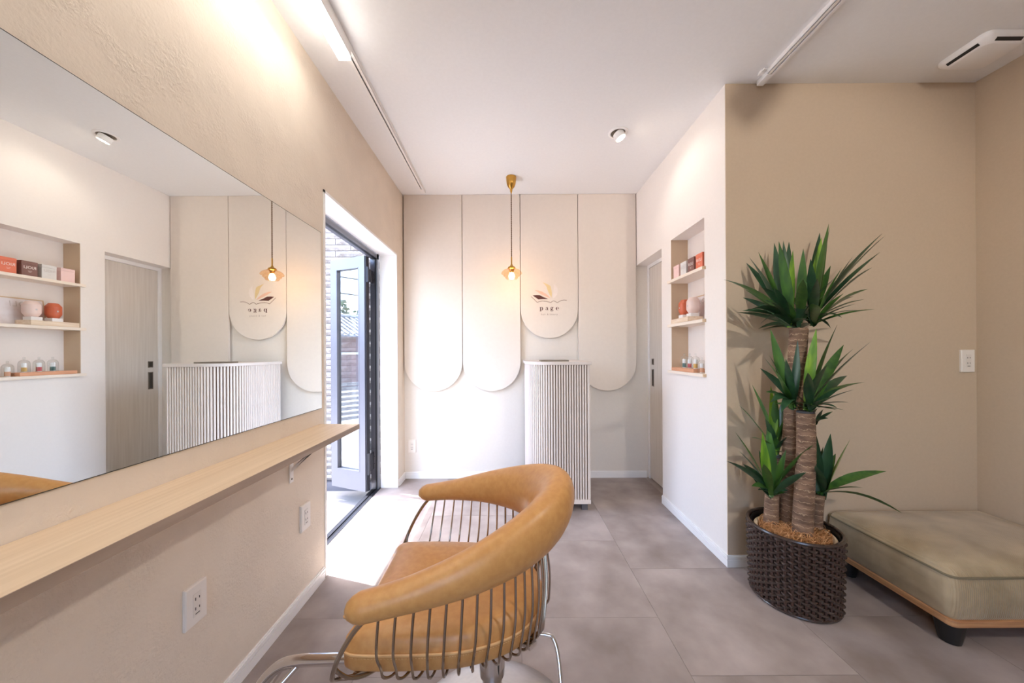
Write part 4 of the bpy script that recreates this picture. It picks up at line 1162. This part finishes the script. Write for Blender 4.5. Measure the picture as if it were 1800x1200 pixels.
# ------------------------------------------------------------------ potted yucca in a woven basket
BC = Vector((1.292, 1.553, 0)); BR, BH = 0.166, 0.325
yu = thing('potted_yucca', 'tall potted yucca with several canes in a dark woven basket', 'plant', BC)
bk = bpy.data.objects.new('basket', None); COL.objects.link(bk); bk.parent = yu; WL[bk.name] = WL[yu.name]
def brad(z):
    return BR * (0.965 + 0.05 * z / BH)
MB().lathe([(0.001, 0.004), (brad(0) - 0.012, 0.004), (brad(BH) - 0.012, BH - 0.004)], BC, 40).build('liner', M['black'], bk, True)
NST, NRW = 44, 23
rh = (BH - 0.022) / NRW
for j in range(NRW):
    z = 0.012 + rh * (j + 0.5)
    N = NST * 4; vs, fs = [], []
    for k in range(N):
        a = 2 * PI * k / N
        wob = math.cos(NST / 2 * a + PI * (j % 2)) * 0.0072
        r_ = brad(z) + wob
        for (dr, dz) in ((0.0022, rh * 0.30), (0.0030, 0), (0.0022, -rh * 0.30), (-0.001, -rh * 0.44), (-0.001, rh * 0.44)):
            vs.append((BC.x + (r_ + dr) * math.cos(a), BC.y + (r_ + dr) * math.sin(a), z + dz))
    for k in range(N):
        for q in range(5):
            fs.append((k * 5 + q, k * 5 + (q + 1) % 5, ((k + 1) % N) * 5 + (q + 1) % 5, ((k + 1) % N) * 5 + q))
    MB().add(vs, fs).build('strand', M['wicker'], bk, True)
stk = MB()
for k in range(NST):
    a = 2 * PI * (k + 0.0) / NST
    d = Vector((math.cos(a), math.sin(a), 0)); w = Vector((-d.y, d.x, 0))
    for s_ in (-0.0026, 0.0026):
        stk.tube([BC + d * (brad(z)) + w * s_ + Vector((0, 0, z)) for z in (0.004, BH / 2, BH - 0.008)], 0.0026, 5)
stk.build('stake', M['wicker_stake'], bk, True)
for z, rr_ in ((BH - 0.004, 0.0075), (0.008, 0.006)):
    pts = [(BC.x + brad(z) * math.cos(2 * PI * k / 60), BC.y + brad(z) * math.sin(2 * PI * k / 60), z) for k in range(60)]
    MB().tube(pts, rr_, 8, closed=True).build('rim', M['wicker'], bk, True)
PZ = 0.300
PC = BC + Vector((0.0, -0.004, 0))
MB().lathe([(0.10, 0.01), (0.140, PZ - 0.02), (0.146, PZ - 0.012), (0.147, PZ), (0.138, PZ + 0.002), (0.132, PZ - 0.004), (0.130, PZ - 0.05)], PC, 44).build('inner_pot', M['pot'], yu, True)
MB().lathe([(0.131, PZ - 0.012), (0.10, PZ - 0.006), (0.05, PZ + 0.002), (0.001, PZ + 0.004)], PC, 36).build('coir_bed', M['soil'], yu, True)
co = MB(); rr = random.Random(11)
for k in range(800):
    a = rr.random() * 2 * PI; q = 0.122 * math.sqrt(rr.random()); z = PZ - 0.006 + 0.010 * (1 - q / 0.125)
    c = PC + Vector((q * math.cos(a), q * math.sin(a), z)); cr = 0.008 + 0.022 * rr.random(); a0 = rr.random() * 6.28; sp_ = 1.2 + rr.random() * 3.2
    tl = rr.gauss(0, 0.5); hz = 0.008 + 0.030 * rr.random()
    pts = [c + Vector((cr * math.cos(a0 + sp_ * t / 6), cr * math.sin(a0 + sp_ * t / 6) * math.cos(tl), hz * math.sin(PI * t / 6) + 0.3 * cr * math.sin(tl) * math.sin(a0 + sp_ * t / 6))) for t in range(7)]
    pts = [Vector((PC.x + (p.x - PC.x) * min(1, 0.128 / max(1e-6, math.hypot(p.x - PC.x, p.y - PC.y))), PC.y + (p.y - PC.y) * min(1, 0.128 / max(1e-6, math.hypot(p.x - PC.x, p.y - PC.y))), max(p.z, PZ - 0.012))) for p in pts]
    co.tube(pts, 0.0008 + 0.0006 * rr.random(), 3, caps=False)
tag(co.build('coir_fibre', M['coir'], yu), kind='stuff')

def cane(pts, r0, r1, cut=False):
    """trunk with leaf-scar rings"""
    base = catmull(pts, 10); m = MB(); N = len(base); rr = random.Random(len(pts) + int(r0 * 1e4))
    ring_r = {}
    dense = []
    for i in range(N - 1):
        for q in range(3): dense.append(base[i].lerp(base[i + 1], q / 3))
    dense.append(base[-1]); D = len(dense)
    jit = [1 + rr.uniform(-0.014, 0.014) + (0.016 if i % 3 == 0 else 0) for i in range(D)]
    m.tube(dense, lambda u: (r0 + (r1 - r0) * u) * jit[min(D - 1, int(u * (D - 1) + 0.5))], 14)
    o = m.build('cane', M['bark'], yu, True)
    if cut:
        e = dense[-1]
        MB().lathe([(r1 * 1.0, 0.0005), (r1 * 0.9, 0.008), (0.001, 0.009)], e, 14).build('sealed_cut', M['cut'], o)
    return o

def leaf_mesh(base, tip, width, arch, mat_, parent, twist=0.0):
    base, tip = Vector(base), Vector(tip)
    d = tip - base; L = d.length
    ctrl = base + d * 0.45 + Vector((0, 0, arch * L))
    n = 8; pts = bez(base, ctrl, tip, n)
    m = MB(); vs, fs = [], []
    side0 = d.cross(Vector((0, 0, 1)))
    if side0.length < 0.25 * L:
        side0 = side0 + Vector((0.7, -0.72, 0)).normalized() * 0.4 * L
    side0.normalize()
    for i, p in enumerate(pts):
        t = i / n
        tg = (pts[min(i + 1, n)] - pts[max(i - 1, 0)]).normalized()
        s = (side0 - tg * side0.dot(tg)).normalized()
        s = (Matrix.Rotation(twist * (0.5 + 0.5 * t), 3, tg) @ s)
        nm = s.cross(tg).normalized()
        if nm.z < 0: nm = -nm
        if t < 0.08: w = 0.45
        elif t < 0.5: w = 0.45 + 0.55 * math.sin((t - 0.08) / 0.42 * PI / 2)
        else: w = max(0.02, (1 - ((t - 0.5) / 0.5) ** 1.7))
        w *= width / 2
        vs += [p - s * w + nm * w * 0.28, p, p + s * w + nm * w * 0.28]
    for i in range(n):
        for q in (0, 1):
            fs.append((i * 3 + q, i * 3 + q + 1, (i + 1) * 3 + q + 1, (i + 1) * 3 + q))
    m.add(vs, fs)
    me = m.build('leaf', mat_, parent, True)
    return me

LR = random.Random(5)
def crown(cn, shoots, Y, tips, width, lime=(), mid=(), dspread=0.16, extra=0, exlen=0.25, exz=0.3):
    bs = [P(bx_, by_, Y + dy_) for bx_, by_, dy_ in shoots]
    for k, tp in enumerate(tips):
        px, py = tp[0], tp[1]
        dy = tp[2] if len(tp) > 2 else LR.uniform(-dspread, dspread)
        t = P(px, py, Y + dy)
        # nearest shoot on screen
        b = min(range(len(shoots)), key=lambda q: abs(shoots[q][0] - px) + 0.2 * LR.random())
        base = bs[b] + Vector((LR.uniform(-.012, .012), LR.uniform(-.012, .012), LR.uniform(-0.012, .022)))
        L = (t - base).length
        horiz = math.hypot(t.x - base.x, t.y - base.y) / max(L, 1e-4)
        arch = 0.16 * horiz + (0.12 if t.z < base.z + 0.05 else 0.0)
        mm = M['leaf_lime'] if k in lime else (M['leaf_mid'] if (k in mid or LR.random() < 0.3) else M['leaf'])
        leaf_mesh(base, t, width * (0.75 + 0.35 * min(1.3, L / 0.35)), arch, mm, cn, LR.uniform(-0.9, 0.9))
    for k in range(extra):
        b = bs[LR.randrange(len(bs))]
        a = LR.random() * 2 * PI; el = LR.uniform(-0.1, 1.0)
        L = exlen * LR.uniform(0.6, 1.0)
        t = b + Vector((math.cos(a) * math.cos(el), 0.8 * math.sin(a) * math.cos(el), math.sin(el))) * L
        if t.y > YF - 0.03: t.y = YF - 0.03
        leaf_mesh(b + Vector((LR.uniform(-.01, .01), LR.uniform(-.01, .01), LR.uniform(-.01, .02))), t, width * 0.9, 0.12, M['leaf'] if LR.random() < 0.7 else M['leaf_mid'], cn, LR.uniform(-0.5, 0.5))

Yt, Ym = 1.590, 1.505
tall = cane([P(1384, 922, Yt), P(1389, 830, Yt), P(1393, 740, Yt), P(1400, 650, Yt), P(1404, 577, Yt)], 0.034, 0.036)
midc = cane([P(1410, 940, Ym), P(1414, 860, Ym), P(1417, 790, Ym), P(1416, 725, Ym)], 0.038, 0.033, cut=True)
lsh = cane([P(1355, 918, 1.60), P(1356, 895, 1.60), P(1357, 868, 1.60)], 0.030, 0.027)
bkl = cane([P(1374, 905, 1.645), P(1372, 860, 1.645), P(1368, 803, 1.645)], 0.024, 0.024, cut=True)
rsh = cane([P(1433, 925, 1.54), P(1434, 895, 1.54), P(1437, 868, 1.54)], 0.027, 0.027)

crown(tall, [(1387, 572, 0.0), (1403, 574, -0.02), (1428, 570, 0.01)], Yt, [
    (1272, 491, -0.05), (1312, 462), (1317, 452), (1333, 443, 0.1), (1306, 523, 0.05), (1305, 546, -0.1), (1309, 549, -0.14), (1338, 504), (1369, 424, -0.05), (1377, 423, 0.08), (1387, 425, 0.1),
    (1394, 440, 0.05), (1361, 427, 0.12), (1412, 437, -0.06), (1412, 490, -0.26), (1444, 417, 0.08), (1457, 393, 0.03), (1459, 399, -0.08), (1441, 409, 0.12), (1460, 467, 0.05), (1480, 470, -0.1), (1499, 451, -0.12),
    (1551, 410, -0.05), (1556, 414, 0.0), (1547, 443, -0.1), (1533, 470, 0.04), (1525, 508, 0.06), (1519, 526, -0.06), (1500, 521, 0.1), (1504, 534, -0.12), (1460, 576, -0.1), (1333, 578, 0.04), (1336, 570, -0.12),
    (1425, 455, -0.12), (1437, 490, -0.22), (1434, 536, -0.26), (1345, 528, -0.18), (1360, 505, -0.16), (1480, 558, -0.15)],
    0.036, lime=(11, 15), mid=(8, 3, 16, 17, 19), extra=30, exlen=0.30)
crown(midc, [(1422, 722, -0.02), (1397, 716, 0.01)], Ym, [
    (1354, 578, 0.03), (1343, 628, -0.05), (1352, 624, 0.05), (1367, 630, 0.08), (1381, 630, -0.14), (1402, 597, -0.03), (1435, 577, 0.02), (1472, 570, 0.03), (1483, 606, 0.08), (1531, 600, -0.1), (1489, 660, 0.1),
    (1521, 672, 0.02), (1478, 681, -0.06), (1472, 717, -0.14), (1457, 701, -0.17), (1336, 647, -0.03), (1346, 689, -0.08), (1366, 663, -0.15), (1354, 707, -0.12), (1373, 725, -0.14), (1500, 613, 0.09), (1455, 640, -0.2), (1420, 655, -0.2)],
    0.036, lime=(6,), mid=(7, 1, 3), extra=12, exlen=0.2)
crown(midc, [(1432, 742, 0.0)], Ym + 0.02, [(1464, 723, -0.04), (1447, 719, 0.02), (1441, 716, 0.03), (1456, 735, -0.05)], 0.026)
crown(lsh, [(1356, 870, -0.01)], 1.60, [
    (1292, 759, 0.0), (1299, 792, 0.05), (1277, 810, -0.05), (1349, 739, 0.02), (1340, 760, -0.02), (1342, 815, -0.16), (1382, 790, -0.05), (1430, 781, -0.14), (1417, 830, -0.16), (1334, 791, 0.03), (1321, 854, -0.1), (1306, 815, -0.06),
    (1324, 840, 0.05), (1366, 800, 0.06), (1385, 862, -0.06)], 0.036, lime=(4,), mid=(0, 7), extra=3, exlen=0.14)
crown(bkl, [(1365, 797, -0.005)], 1.645, [(1322, 676, 0.05), (1298, 711, -0.03), (1355, 678, 0.0), (1363, 686, -0.03), (1382, 731, -0.05), (1321, 769, -0.08), (1384, 767, -0.08), (1376, 700, 0.04), (1345, 735, -0.1)], 0.034, lime=(2,), mid=(3,), extra=2, exlen=0.15)
crown(rsh, [(1442, 872, -0.01)], 1.54, [(1432, 755, 0.03), (1460, 762, 0.02), (1495, 771, -0.04), (1469, 797, 0.05), (1558, 828, -0.04), (1517, 857, -0.1), (1586, 902, -0.13), (1433, 818, -0.1), (1447, 785, 0.05), (1426, 800, 0.02)], 0.042, lime=(2,), mid=(6, 5), extra=2, exlen=0.14)
